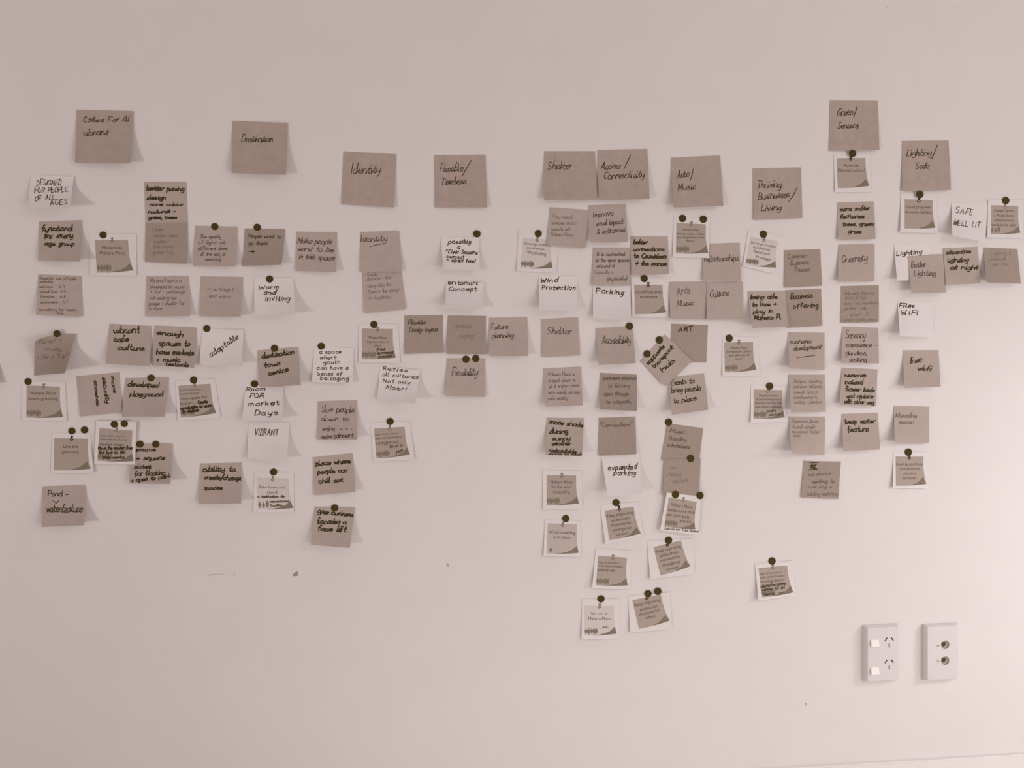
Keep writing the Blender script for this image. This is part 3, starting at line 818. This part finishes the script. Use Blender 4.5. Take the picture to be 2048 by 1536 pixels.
card('eldery', ((1163, 1025), (1487, 960), (1240, 1353)), (1115, 975, 1592, 935, 1612, 1352, 1140, 1395), [
    ('Keep improving', 1195, 1102, 1485, 1035, 37), ('pedestrian', 1255, 1150, 1452, 1106, 36), ('movment for', 1248, 1205, 1482, 1150, 36), ('eldery', 1318, 1242, 1430, 1220, 36)],
    [], LC + 'improving pedestrian movement for elderly', (1330, 992, 'd'), folk=0, lifts=(.3, 2, 6, 4))
dot(1343, 953, 'dark dot on the pin of the card about the elderly')
dot(1455, 925, 'dark dot above the corner of the card about the elderly')

# ---- "Arts / Music", "Thriving businesses"
org(1310, 290)
note('arts', 'hdr', (180, 145, 740, 120, 777, 692, 210, 712), (0, 1, 13, 15), [
    ('Arts', 255, 375, 390, 358, 88, 'H'), ('Music', 260, 518, 460, 500, 78, 'H')], LH + 'arts or music', extra=[[(435, 262), (424, 330), (402, 402)]])
note('businesses', 'hdr', (1108, 268, 1662, 255, 1676, 830, 1125, 852), (0, 0, 3, 3), [
    ('Thriving', 1160, 490, 1435, 482, 85, 'H'), ('Businesses', 1175, 622, 1525, 592, 85, 'H'), ('Living', 1212, 748, 1432, 742, 82, 'H')],
    LH + 'thriving businesses or living', extra=[[(1615, 480), (1575, 570), (1515, 652)]])
card('marae', ((243, 885), (578, 903), (238, 1230)), (210, 820, 628, 838, 612, 1288, 205, 1275), [
    ('Mahara Place', 315, 978, 498, 980, 30), ('Increase sense of place', 245, 1020, 566, 1026, 29), ('and integration of the', 250, 1062, 558, 1064, 29),
    ('Marae', 360, 1104, 445, 1104, 28)], [], LC + 'increase sense of place, two dots above', (413, 898, 'l'), z=2, lifts=(.3, 1, 4, 3))
dot(313, 835, 'dark dot above the increase sense of place card, nearer the transport side')
dot(550, 845, 'dark dot above the increase sense of place card, nearer the businesses note')
org(1310, 460)
note('relationships', 'tan', (540, 158, 965, 143, 977, 580, 550, 578), (0, 0, 8, 6), [('Relationships', 562, 362, 948, 345, 68, 'p')], LT + 'relationships')
card('retail', ((1085, 75), (1398, 125), (1030, 395)), (1058, 5, 1432, 62, 1350, 498, 1000, 412), [
    ('Encourage travellers', 1092, 152, 1370, 205, 30), ('into Waikanae', 1115, 205, 1305, 238, 30), ('Retail and', 1122, 258, 1300, 292, 38),
    ('Frontage', 1150, 318, 1315, 355, 38)], [], LC + 'retail and frontage on pale print', (1243, 105, 'l'), m='panell')
dot(1232, 48, 'dark dot sticker on the retail and frontage card')
note('themes', 'dark', (1465, 230, 1882, 217, 1898, 635, 1478, 655), (0, 0, 3, 3), [
    ('Common', 1512, 322, 1728, 315, 50, 'd'), ('Business', 1545, 402, 1745, 385, 52, 'd'), ('Themes', 1580, 478, 1755, 470, 50, 'd')], LD + 'common business themes')
note('offering', 'dark', (1480, 685, 1890, 668, 1903, 1090, 1493, 1112), (0, 0, 3, 2), [
    ('Business', 1545, 785, 1788, 770, 60, 'B'), ('offering', 1570, 892, 1855, 878, 58, 'B')], LD + 'business offering in bold letters')
note('live_play', 'tan', (1058, 697, 1480, 693, 1516, 1100, 1105, 1115), (0, 0, 14, 22), [
    ('being able', 1088, 785, 1390, 780, 52, 'M'), ('to live +', 1105, 870, 1380, 862, 50, 'M'), ('play in', 1118, 950, 1335, 940, 46, 'M'),
    ('Mahara Pl.', 1125, 1022, 1440, 1015, 55, 'M')], LT + 'being able to live and play', z=1)
note('arts_small', 'tan', (160, 590, 585, 585, 592, 1018, 175, 1012), (0, 0, 4, 10), [
    ('Arts', 250, 740, 395, 722, 90, 'p'), ('Music', 255, 868, 440, 850, 62, 'p')], LT + 'arts music', z=1)
note('culture', 'tan', (583, 595, 1002, 587, 1006, 1015, 590, 1022), (0, 0, 6, 8), [('Culture', 625, 768, 838, 745, 78, 'p')], LT + 'culture', z=2)
org(1400, 640)
note('economic', 'tan', (1000, 140, 1417, 145, 1417, 568, 1012, 550), (0, 0, 8, 20), [
    ('economic', 1025, 270, 1262, 262, 52, 's'), ('development', 1055, 350, 1375, 328, 52, 's')], LT + 'economic development, with an underline', extra=[[(1100, 432), (1200, 415), (1308, 405)]])
card('history', ((275, 255), (603, 250), (283, 595)), (255, 188, 655, 188, 682, 640, 255, 640), [
    ('Mahara Place', 350, 330, 537, 328, 30), ('Increase the culture', 308, 372, 580, 366, 29), ('and reflection of', 330, 414, 562, 410, 29), ('history', 400, 456, 495, 452, 29)], [],
    LC + 'increase the culture and reflection of history', (443, 252, 'l'))
dot(332, 208, 'dark dot sticker on the culture and history card')
card('repurpose', ((610, 790), (935, 798), (608, 1122)), (580, 745, 975, 755, 990, 1160, 578, 1170), [
    ('Repurpose the', 675, 872, 878, 872, 29), ('vacant buildings for a', 630, 915, 922, 916, 29), ('diversity of shops and', 628, 957, 925, 957, 29),
    ('apartments buildings', 630, 998, 920, 1000, 29)], [('people', 765, 1048, 865, 1040, 34, 'd'), ('more homes', 785, 1092, 925, 1082, 32, 'd')],
    LC + 'repurpose the vacant buildings', (773, 800, 'l'), lifts=(.3, .8, 2, 4))
dot(792, 753, 'dark dot sticker on the repurpose the vacant buildings card')
note('meeting', 'tan', (1005, 622, 1420, 622, 1432, 1045, 1038, 1052), (0, 0, 8, 24), [
    ('Regular meeting', 1070, 715, 1385, 712, 44, 'F'), ('monitor offices', 1070, 775, 1385, 772, 42, 'F'), ('annual report', 1070, 838, 1335, 836, 40, 'F'),
    ('maintenance by', 1070, 897, 1345, 893, 40, 'F'), ('seating + planters', 1070, 950, 1385, 948, 42, 'F')],
    'small taupe sticky note with five faint lines below economic development')
note('movement', 'tan', (1010, 1098, 1425, 1102, 1417, 1532, 1040, 1520), (0, 0, 4, 26), [
    ('Permanent places', 1052, 1170, 1345, 1170, 44, 'F'), ('through specific', 1052, 1235, 1315, 1235, 42, 'F'), ('movement, better', 1052, 1288, 1365, 1288, 40, 'F'),
    ('shops', 1055, 1330, 1140, 1330, 38, 'F')], 'lowest small taupe note with four faint lines, beside keep water feature')
note('sensory_small', 'tan', (1617, 72, 2027, 88, 2036, 495, 1608, 490), (0, 0, 13, 12), [
    ('Sensory', 1655, 205, 1880, 208, 85, 'p'), ('experience -', 1665, 308, 2010, 308, 58, 'p'), ('gardens,', 1655, 398, 1895, 400, 56, 'p'),
    ('seating', 1700, 472, 1895, 474, 55, 'p')], LT + 'sensory experience gardens, seating')
note('raised', 'tan', (1612, 542, 2020, 562, 2000, 985, 1592, 965), (0, 0, 8, 12), [
    ('remove', 1648, 648, 1885, 650, 52, 'm'), ('raised', 1652, 728, 1850, 732, 52, 'm'), ('flower beds', 1655, 808, 1980, 822, 55, 'm'),
    ('and replace', 1670, 888, 1965, 892, 52, 'm'), ('with other veg', 1640, 945, 1975, 962, 50, 'm')], LT + 'remove raised flower beds')
note('water', 'tan', (1612, 1070, 2022, 1055, 2050, 1475, 1632, 1490), (0, 0, 14, 16), [
    ('keep water', 1655, 1182, 1992, 1170, 55, 'm'), ('feature', 1680, 1275, 1920, 1268, 64, 'm')], LT + 'keep water feature')
org(1440, 800)
note('rebalance', 'dark', (945, 692, 1375, 705, 1345, 1125, 928, 1108), (0, 1, 5, 3), [
    ('rebalance', 1010, 865, 1265, 850, 46, 't'), ('seating to', 1045, 945, 1300, 942, 46, 'd'), ('morning *', 1010, 1006, 1270, 1002, 40, 't'),
    ('building watering', 985, 1086, 1335, 1084, 42, 't')], 'small dark sticky note with a scribbled sun drawing', extra=[
        [(1035, 750), (1048, 728), (1075, 728), (1086, 752), (1076, 778), (1048, 780), (1034, 757)], [(1042, 770), (1052, 742), (1064, 770), (1078, 740)],
        [(1046, 738), (1074, 746), (1046, 758), (1078, 764)], [(1022, 716), (1062, 712), (1120, 714)], [(1008, 798), (1062, 788), (1112, 786)],
        [(1030, 745), (1022, 752)], [(1092, 742), (1104, 728)], [(1084, 778), (1096, 792)], [(1034, 780), (1022, 794)]])

# ---- "Green / Sensory" and "Lighting / Safe"
org(1630, 190)
note('green', 'hdr', (168, 58, 715, 60, 733, 625, 165, 635), (0, 0, 8, 2), [
    ('Green', 250, 235, 428, 225, 88, 'H'), ('Sensory', 258, 382, 490, 372, 75, 'H')], LH + 'green or sensory', extra=[[(480, 128), (462, 190), (440, 258)]])
card('attractive', ((245, 720), (573, 717), (260, 1060)), (212, 665, 625, 665, 645, 1105, 228, 1105), [
    ('Attractive', 325, 815, 498, 815, 34), ('(Natural colours)', 258, 872, 568, 872, 34)], [], LC + 'attractive natural colours', (408, 715, 'd'), folk=0)
dot(428, 664, 'dark dot sticker on the attractive natural colours card')
note('lighting_safe', 'hdr', (988, 523, 1520, 517, 1547, 1080, 993, 1095), (0, 0, 7, 4), [
    ('Lighting', 1042, 692, 1320, 690, 88, 'H'), ('Safe', 1145, 838, 1295, 835, 75, 'H')], LH + 'lighting or safe', z=1, extra=[[(1392, 570), (1365, 640), (1328, 728)]])
card('amenity', ((1020, 1185), (1340, 1198), (1020, 1518)), (975, 1112, 1385, 1120, 1400, 1572, 970, 1562), [
    ('Good proposed', 1038, 1290, 1320, 1290, 34), ('Amenity lighting', 1025, 1345, 1330, 1347, 34)], [], LC + 'good proposed amenity lighting', (1183, 1192, 'd'), folk=0, lifts=(.2, .5, 3, 5))
dot(1193, 1130, 'dark dot sticker on the amenity lighting card')
org(1660, 400, 5.2784)
note('softer', 'tan', (75, 28, 462, 15, 480, 412, 85, 420), (0, 0, 10, 5), [
    ('more softer', 108, 115, 418, 105, 46, 'm'), ('features', 108, 192, 358, 190, 50, 'm'), ('trees, green', 135, 272, 455, 270, 45, 'm'),
    ('grass', 190, 348, 330, 350, 42, 'm')], LT + 'more softer features trees, green grass')
note('greenery', 'tan', (88, 470, 472, 462, 468, 858, 85, 860), (0, 0, 4, 9), [('Greenery', 128, 660, 392, 640, 85, 'p')], LT + 'greenery')
note('details', 'dark', (115, 910, 515, 898, 515, 1290, 118, 1298), (0, 0, 5, 2), [
    ('Small water features', 145, 998, 458, 992, 36, 'F'), ('part of life', 165, 1046, 375, 1044, 36, 'F'), ('trees - nice experience', 150, 1108, 510, 1098, 36, 'F'),
    ('gardens - walk', 150, 1156, 385, 1154, 36, 'F'), ('screen - if', 215, 1226, 400, 1222, 36, 'F'), ('natural family place', 145, 1280, 490, 1276, 34, 'F')],
    'small dark sticky note with faint crowded writing below the greenery note')
note('safe', 'white', (1280, 30, 1668, 45, 1637, 442, 1292, 378), (0, 0, 14, 24), [
    ('SAFE', 1325, 135, 1500, 158, 60, 'q'), ('WELL LIT', 1300, 262, 1580, 290, 55, 'q')], LW + 'safe well lit')
card('omahi', ((1703, 55), (1988, 62), (1697, 360)), (1668, 0, 2036, 0, 2046, 405, 1662, 395), [
    ('Omahi Street', 1732, 126, 1945, 127, 30), ('/ Marae Lane', 1732, 176, 1942, 178, 30), ('intersection', 1738, 226, 1935, 228, 30), ('needs to be safer', 1700, 274, 1970, 278, 30)], [],
    LC + 'intersection needs to be safer', (1850, 62, 'l'), folk=3, lifts=(.3, .8, 2, 4))
dot(1856, 6, 'dark dot sticker on the intersection needs to be safer card')
note('lighting', 'white', (675, 470, 1055, 465, 1062, 840, 707, 852), (0, 0, 2, 14), [('Lighting', 702, 590, 968, 565, 46, 'P')], LW + 'lighting, partly covered')
note('better_lighting', 'tan', (820, 595, 1192, 575, 1225, 975, 860, 985), (0, 0, 12, 20), [
    ('Better', 860, 712, 1010, 708, 66, 'p'), ('Lighting', 890, 800, 1112, 798, 58, 'p')], LT + 'better lighting', z=1)
note('attractive_night', 'tan', (1190, 508, 1560, 493, 1590, 880, 1225, 898), (0, 0, 12, 13), [
    ('attractive', 1220, 575, 1485, 560, 46, 'm'), ('lighting', 1245, 658, 1460, 652, 50, 'm'), ('at night', 1268, 730, 1560, 735, 50, 'm')], LT + 'attractive lighting at night', z=2)
note('dim', 'dark', (1617, 500, 1978, 515, 2015, 885, 1652, 870), (0, 0, 12, 24), [
    ('Lighting &', 1700, 580, 1910, 576, 42, 'F'), ('pavement -', 1678, 640, 1892, 636, 40, 'F'), ('too dim', 1712, 692, 1882, 690, 38, 'F')],
    'small dark sticky note with faint writing beside attractive lighting at night')
note('wifi_white', 'white', (712, 1065, 1105, 1070, 1082, 1450, 738, 1440), (0, 0, 10, 24), [
    ('FRee', 730, 1138, 888, 1138, 50, 'P'), ('WiFi', 752, 1212, 922, 1212, 48, 'P')], LW + 'free wifi')
org(1660, 640)
note('wifi_tan', 'tan', (828, 345, 1235, 342, 1258, 758, 845, 772), (0, 0, 15, 14), [
    ('free', 905, 490, 1040, 480, 68, 'm'), ('wifi', 1000, 575, 1155, 575, 58, 'm')], LT + 'free wifi')
note('interactive', 'tan', (725, 975, 1130, 985, 1125, 1405, 737, 1400), (0, 0, 6, 16), [
    ('Interactive', 745, 1108, 985, 1112, 56, 'd'), ('space!', 785, 1180, 950, 1178, 42, 'd')], LT + 'interactive space')
org(1700, 860, 7.681)
card('bins', ((700, 408), (1127, 410), (705, 857)), (668, 330, 1185, 338, 1205, 902, 660, 890), [
    ('Seating and bins', 708, 542, 1115, 542, 42), ('questionable', 760, 612, 1075, 612, 42), ('size and', 822, 684, 1015, 684, 42), ('aesthetic', 805, 757, 1025, 757, 42)], [],
    LC + 'seating and bins questionable size', (912, 412, 'd'), folk=0, lifts=(.3, .8, 2, 5))
dot(897, 342, 'dark dot sticker on the seating and bins card')
org(1440, 1040)
card('reading', ((437, 548), (763, 517), (480, 880)), (395, 500, 832, 462, 855, 858, 440, 918), [
    ('Heart of the town is', 447, 627, 695, 602, 23), ('underutilised. Develop', 455, 667, 737, 640, 23), ('reading space,', 460, 720, 730, 695, 40)], [
    ('interactive games', 462, 772, 745, 735, 40, 'p'), ('Galleries for art', 468, 808, 738, 780, 36, 'p'), ('Memorial', 490, 862, 625, 848, 32, 'p'), ('use', 662, 842, 725, 828, 26, 'd')],
    LC + 'reading space, alone near the sockets', (600, 532, 'l'), lifts=(.3, .8, 2, 8))
dot(593, 467, 'dark dot sticker on the reading space card')
org(0, 0, 1)
note('edge', 'tan', (-84, 686, -6, 690, -1.5, 768, -84, 765), (0, 0, 9, 3), [], 'taupe sticky note cut off beside the vibrant and thriving note')


# ------------------------------------------------------------------ building the sheets
def strokes_mesh(sheet, name, strokes, m, off):
    V, Fc = [], []
    for pts, hw in strokes:
        ribbon(pts, hw, V, Fc)
    if V:
        sheet.decal(name, V, Fc, m, off)


def inside(sh, x, y):
    u, v = sh.uv(x, y)
    return -.01 < u < 1.01 and -.01 < v < 1.01, u, v


def handwriting(sh, lines, extra, off):
    by = {}
    for l in lines:
        st, hw, mt = hand(*l)
        by.setdefault(mt, []).extend((s_, hw) for s_ in st)
    if extra:
        mt, hw = ('ink', .85) if not lines or lines[0][6] in 'HMmPS' else (ST[lines[0][6]][1], ST[lines[0][6]][0] / 2)
        if len(extra) > 4:
            mt, hw = 'ink', .8
        by.setdefault(mt, []).extend((smooth(e, 6), hw) for e in extra)
    for k, (mt, s_) in enumerate(by.items()):
        strokes_mesh(sh, 'handwriting', s_, M[mt], off + k * .00002)


JOBS.sort(key=lambda j: j['z'])
built = []
for J in JOBS:
    sh = Sheet(J['c'], J['l'], 0.0004)
    sh.warp = J.get('w', 0.0)
    need = 0.0
    for j in range(9):
        for i in range(9):
            u, v = i / 8, j / 8
            x, y = sh.pix(u, v)
            for o in built:
                if abs(o.c[0][0] - x) > 160 or abs(o.c[0][1] - y) > 160:
                    continue
                ok, uu, vv = inside(o, x, y)
                if ok:
                    need = max(need, o.lift(uu, vv) + .0004 - sh.lift(u, v))
    # (corners of the sheets below, seen through this one)
    for o in built:
        for (u, v) in ((0, 0), (1, 0), (1, 1), (0, 1), (.5, 1), (1, .5), (0, .5)):
            x, y = o.pix(u, v)
            if abs(sh.c[0][0] - x) > 160 or abs(sh.c[0][1] - y) > 160:
                continue
            ok, uu, vv = inside(sh, x, y)
            if ok:
                need = max(need, o.lift(u, v) + .0004 - sh.lift(uu, vv))
    if need > .004:
        print('RAISE', J['key'], round(need * 1000, 2))
    sh.base += need
    built.append(sh)
    if J['k'] == 'note':
        big = J['m'] == 'hdr'
        ob = sh.build('header_note' if big else 'sticky_note', M[J['m']])
        tag(ob, J['label'], 'sticky note', HG if big else SG)
        handwriting(sh, J['t'], J['x'], .00018)
        continue
    ob = sh.build('comment_card', M['card'])
    tag(ob, J['label'], 'note card', CG)
    TL, TR, BL = J['p']
    ex, ey = (TR[0] - TL[0], TR[1] - TL[1]), (BL[0] - TL[0], BL[1] - TL[1])

    def loc(a, c):
        return (TL[0] + ex[0] * a + ey[0] * c, TL[1] + ex[1] * a + ey[1] * c)

    def strip(name, f, nr, nc, m, off):
        V = [loc(*f(j / nr, i / nc)) for j in range(nr + 1) for i in range(nc + 1)]
        Fc = [(j * (nc + 1) + i, (j + 1) * (nc + 1) + i, (j + 1) * (nc + 1) + i + 1, j * (nc + 1) + i + 1) for j in range(nr) for i in range(nc)]
        sh.decal(name, V, Fc, M[m], off, clamp=False)

    strip('printed_panel', lambda t, s_: (s_ * (1 + .10 * max(0, (t - .3) / .7) ** 2), t * (1 - .07 * s_ ** 2.5)), 12, 12, J['m'], .00008)
    up = [(.3, .988), (.5, .965), (.70, .915), (.87, .84), (1.028, .70)]
    lo = [(.3, 1.0), (.52, .99), (.75, .972), (.95, .950), (1.098, .931)]
    if not J['folk']:
        up = [(.52, .965), (.66, .93), (.78, .875), (.88, .80), (.975, .70)]
        lo = [(.56, .982), (.72, .972), (.86, .960), (.98, .946), (1.098, .931)]

    def fold(t, s_):
        k = min(int(s_ * 4), 3)
        q = s_ * 4 - k
        a = [up[k][j] * (1 - q) + up[k + 1][j] * q for j in (0, 1)]
        c = [lo[k][j] * (1 - q) + lo[k + 1][j] * q for j in (0, 1)]
        return (a[0] * (1 - t) + c[0] * t, a[1] * (1 - t) + c[1] * t)

    strip('printed_fold', fold, 2, 8, 'fold', .00012)
    if J['folk']:
        V, Fc = [], []

        def blob(cx, cy, rx, ry, n=10):
            i0 = len(V)
            for k in range(n):
                V.append(loc(cx + rx * math.cos(2 * math.pi * k / n), cy + ry * math.sin(2 * math.pi * k / n)))
            Fc.append(tuple(range(i0 + n - 1, i0 - 1, -1)))

        def figure(cx, cy, w, h):
            i0 = len(V)
            for a, c in ((-.5, .12), (-.36, 0), (.36, 0), (.5, .12), (.5, .62), (.34, .66), (.32, 1), (.05, 1), (0, .72), (-.05, 1), (-.32, 1), (-.34, .66), (-.5, .62)):
                V.append(loc(cx + a * w, cy + c * h))
            Fc.append(tuple(range(i0 + 12, i0 - 1, -1)))
            blob(cx, cy - .022, .02, .02, 8)

        if J['folk'] == 3:
            for cx, cy, w, h in ((.06, .80, .085, .15), (.18, .82, .085, .13), (.30, .755, .095, .19)):
                figure(cx, cy, w, h)
        elif J['folk'] == 1:
            figure(.14, .82, .09, .125)
        else:
            for cx, cy, w, h in ((.05, .80, .085, .135), (.145, .79, .095, .165), (.235, .795, .075, .13), (.33, .775, .12, .175), (.415, .80, .055, .13)):
                figure(cx, cy, w * 1.12, h)
        sh.decal('printed_people', V, Fc, M['folk'], .00012)
    if J['pin']:
        (ax, ay), kind = J['pin']
        L = math.hypot(*ex)
        ux, uy = ex[0] / L, ex[1] / L
        V, Fc = [], []

        def ell(cx, cy, rx, ry, n=14, V=V, Fc=Fc):
            i0 = len(V)
            for k in range(n):
                a, c = cx + rx * math.cos(6.28319 * k / n), cy + ry * math.sin(6.28319 * k / n)
                V.append((ax + ux * a - uy * c, ay + uy * a + ux * c))
            Fc.append(tuple(range(i0 + n - 1, i0 - 1, -1)))

        def poly(pts, V=V, Fc=Fc):
            i0 = len(V)
            for a, c in pts:
                V.append((ax + ux * a - uy * c, ay + uy * a + ux * c))
            Fc.append(tuple(range(i0 + len(pts) - 1, i0 - 1, -1)))

        ell(0.2, -3.6, 2.9, 1.9)
        poly([(-1.7, -3), (1.9, -3), (1.7, 1.5), (-1.7, 1.5)])
        ell(-.3, 2.3, 3.7, 2.7)
        poly([(-1, 4.2), (.4, 4.2), (-.5, 8)])
        sh.decal('printed_pushpin', V, Fc, M['pind' if kind == 'd' else 'pinl'], .00016)
        V, Fc = [], []
        ell(-.2, 2.5, 1.3, 1.0, 8, V, Fc)
        sh.decal('printed_highlight', V, Fc, M['panelm'], .0002)
    V, Fc = [], []
    for t, x0, y0, x1, y1, h, _ in J['pr']:
        vs, fs = printed(t)
        i0 = len(V)
        dx, dy = x1 - x0, y1 - y0
        L = math.hypot(dx, dy)
        for a, c in vs:
            c *= h / .73
            V.append((x0 + dx * a + dy / L * c, y0 + dy * a - dx / L * c))
        Fc += [tuple(i0 + i for i in f) for f in fs]
    if V:
        sh.decal('printed_text', V, Fc, M['print'], .00020)
    handwriting(sh, J['t'], (), .00024)

# ------------------------------------------------------------------ dot stickers
for (x, y), label in DOTS:
    L = 0.0004
    for k in range(13):
        a = 2 * math.pi * k / 12
        r = 0 if k == 12 else 6.5
        X, Y = x + r * math.cos(a), y + r * math.sin(a)
        for o in built:
            if abs(o.c[0][0] - X) > 160 or abs(o.c[0][1] - Y) > 160:
                continue
            ok, u, v = inside(o, X, Y)
            if ok:
                L = max(L, o.lift(u, v))
    c = Vector(at(x, y, L + .0003))
    R = (at(x + 7.3, y, L).x - at(x - 7.3, y, L).x) / 2
    bm = bmesh.new()
    n = 28
    rings = []
    for rr, yy in ((1.0, .0002), (1.0, -.00005), (.97, -.00012), (.5, -.00016)):
        rings.append([bm.verts.new((R * rr * math.cos(2 * math.pi * k / n), yy, R * rr * math.sin(2 * math.pi * k / n))) for k in range(n)])
    for A, B in zip(rings, rings[1:]):
        for k in range(n):
            bm.faces.new((A[k], A[(k + 1) % n], B[(k + 1) % n], B[k]))
    bm.faces.new(rings[-1])
    bm.faces.new(rings[0][::-1])
    bmesh.ops.recalc_face_normals(bm, faces=bm.faces)
    tag(bmobj('dot_sticker', bm, M['dot'], None, c), label, 'dot sticker', 'dark dot stickers')


# ------------------------------------------------------------------ wall plates
def plate(name, c, w, h, d, holes):
    """bevelled wall plate about local origin (back face on y = 0), open at each outline in holes"""
    bm = bmesh.new()
    t = .0042
    prof = [(0, 0), (0, .0025), (t * .82, d - .0006), (t * 1.1, d)]
    rings = []
    for ins, y in prof:
        pts = []
        a, b_, r = w / 2 - ins, h / 2 - ins, .0022
        for cx, cz, q in ((a - r, b_ - r, 0), (-a + r, b_ - r, 1), (-a + r, -b_ + r, 2), (a - r, -b_ + r, 3)):
            for k in range(5):
                g = math.pi / 2 * (q + k / 4)
                pts.append(bm.verts.new((cx + r * math.cos(g), -y, cz + r * math.sin(g))))
        rings.append(pts)
    n = 20
    for A, B in zip(rings, rings[1:]):
        for k in range(n):
            bm.faces.new((A[k], A[(k + 1) % n], B[(k + 1) % n], B[k]))
    bm.faces.new(rings[0][::-1])
    edges = [bm.edges.get((rings[-1][k], rings[-1][(k + 1) % n])) for k in range(n)]
    for hole in holes:
        A = [bm.verts.new((x, -d, z)) for x, z in hole]
        B = [bm.verts.new((x, -d + .006, z)) for x, z in hole]
        m = len(hole)
        edges += [bm.edges.new((A[k], A[(k + 1) % m])) for k in range(m)]
        for k in range(m):
            bm.faces.new((A[k], B[k], B[(k + 1) % m], A[(k + 1) % m]))
    bmesh.ops.triangle_fill(bm, use_beauty=True, edges=edges)
    # every face looks out of the material
    for f in bm.faces:
        f.normal_update()
        ce = f.calc_center_median()
        if all(abs(v.co.y + d) < 1e-6 for v in f.verts):
            want = Vector((0, -1, 0))
        elif all(abs(v.co.y) < 1e-6 for v in f.verts):
            want = Vector((0, 1, 0))
        elif min(v.co.y for v in f.verts) < -d + 1e-6 and max(v.co.y for v in f.verts) > -d + .004:
            hc = min(((sum(p[0] for p in q) / len(q), sum(p[1] for p in q) / len(q)) for q in holes), key=lambda q: (q[0] - ce.x) ** 2 + (q[1] - ce.z) ** 2)
            want = Vector((hc[0] - ce.x, 0, hc[1] - ce.z))
        else:
            want = Vector((ce.x / w, -.01, ce.z / h))
            want = Vector((ce.x, 0, 0)) if abs(f.normal.x) > abs(f.normal.z) else Vector((0, 0, ce.z))
        if f.normal.dot(want) < 0:
            f.normal_flip()
    return bmobj(name, bm, M['plate'], None, c)


PD = .0115
TOPO = Vector(at(1761, 1304.5))
SLOTS = []
for zc in (.0262, -.0196):
    SLOTS += [((.0056, zc + .0045), .62), ((.0188, zc + .0045), -.62), ((.0123, zc - .0085), 0)]


def slot(x, z, r):
    w_, h_ = .00125, .0042
    return [(x + a * math.cos(r) + b_ * math.sin(r), z - a * math.sin(r) + b_ * math.cos(r)) for a, b_ in ((-w_, -h_), (w_, -h_), (w_, h_), (-w_, h_))]


p1 = plate('power_outlet', TOPO, .0745, .1175, PD, [slot(x, z, r) for (x, z), r in SLOTS])
tag(p1, 'white double power outlet with two rocker switches above the skirting', 'power outlet')
for (x, z), r in SLOTS:
    bm = bmesh.new()
    box(bm, (0, 0, 0), (.0024, .0016, .0082), r)
    bmobj('pin_slot_shade', bm, M['slot'], p1, (x, -PD + .0010, z))  # dark liner standing in for the shade within the slot
for z in (.0243, -.0330):
    bm = bmesh.new()
    w, h = .0088, .0070
    V = [bm.verts.new(p) for p in ((-w, 0, h), (w, 0, h), (w, 0, -h), (-w, 0, -h), (-w, -.0012, h), (w, -.0012, h), (w, -.0046, -h + .0008), (-w, -.0046, -h + .0008))]
    for f in ((0, 1, 2, 3), (4, 7, 6, 5), (0, 4, 5, 1), (1, 5, 6, 2), (2, 6, 7, 3), (3, 7, 4, 0)):
        bm.faces.new([V[i] for i in f])
    bmesh.ops.recalc_face_normals(bm, faces=bm.faces)
    bmesh.ops.bevel(bm, geom=list(bm.edges), offset=.0008, segments=2, affect='EDGES')
    bmobj('rocker_switch', bm, M['rocker'], p1, (-.0190, -PD + .0002, z))

DC = Vector(at(1879.5, 1302.5))
JX = .0045


def circle(z):
    return [(JX + .0092 * math.cos(k * math.pi / 16), z + .0092 * math.sin(k * math.pi / 16)) for k in range(32)]


p2 = plate('data_outlet', DC, .0745, .1175, PD, [circle(.0173), circle(-.0157)])
tag(p2, 'white data outlet with two round jacks beside the power outlet', 'data outlet')
for z in (.0173, -.0157):
    bm = bmesh.new()
    r = bmesh.ops.create_cone(bm, cap_ends=True, segments=32, radius1=.0091, radius2=.0091, depth=.002)
    for v in r['verts']:
        v.co = Vector((v.co.x, v.co.z, v.co.y))
    bmesh.ops.recalc_face_normals(bm, faces=bm.faces)
    j = bmobj('data_jack', bm, M['jack'], p2, (JX, -PD + .0040, z))
    pts = [(-.0062, .0048), (.0026, .0048), (.0026, -.0016), (.0004, -.0030), (-.0010, -.0060), (-.0026, -.0040), (-.0062, -.0022)]
    bm = bmesh.new()
    A = [bm.verts.new((x, -.0013, zz)) for x, zz in pts]
    B = [bm.verts.new((x, -.0005, zz)) for x, zz in pts]
    bm.faces.new(A)
    bm.faces.new(B[::-1])
    for k in range(len(pts)):
        bm.faces.new((A[k], A[(k + 1) % len(pts)], B[(k + 1) % len(pts)], B[k]))
    bmesh.ops.recalc_face_normals(bm, faces=bm.faces)
    bmobj('port_opening_shade', bm, M['port'], j)  # solid dark block, its colour stands in for the shade of the hole
for txt, z in (('04', .0163), ('03', -.0165)):
    vs, fs = printed(txt)
    link('port_number', [(-.0150 + a * .0066, -PD - .00006, z - .0016 + c * .0042 / .73) for a, c in vs], fs, M['print'], p2)
print('CAM', CAM, 'objects', len(bpy.data.objects))
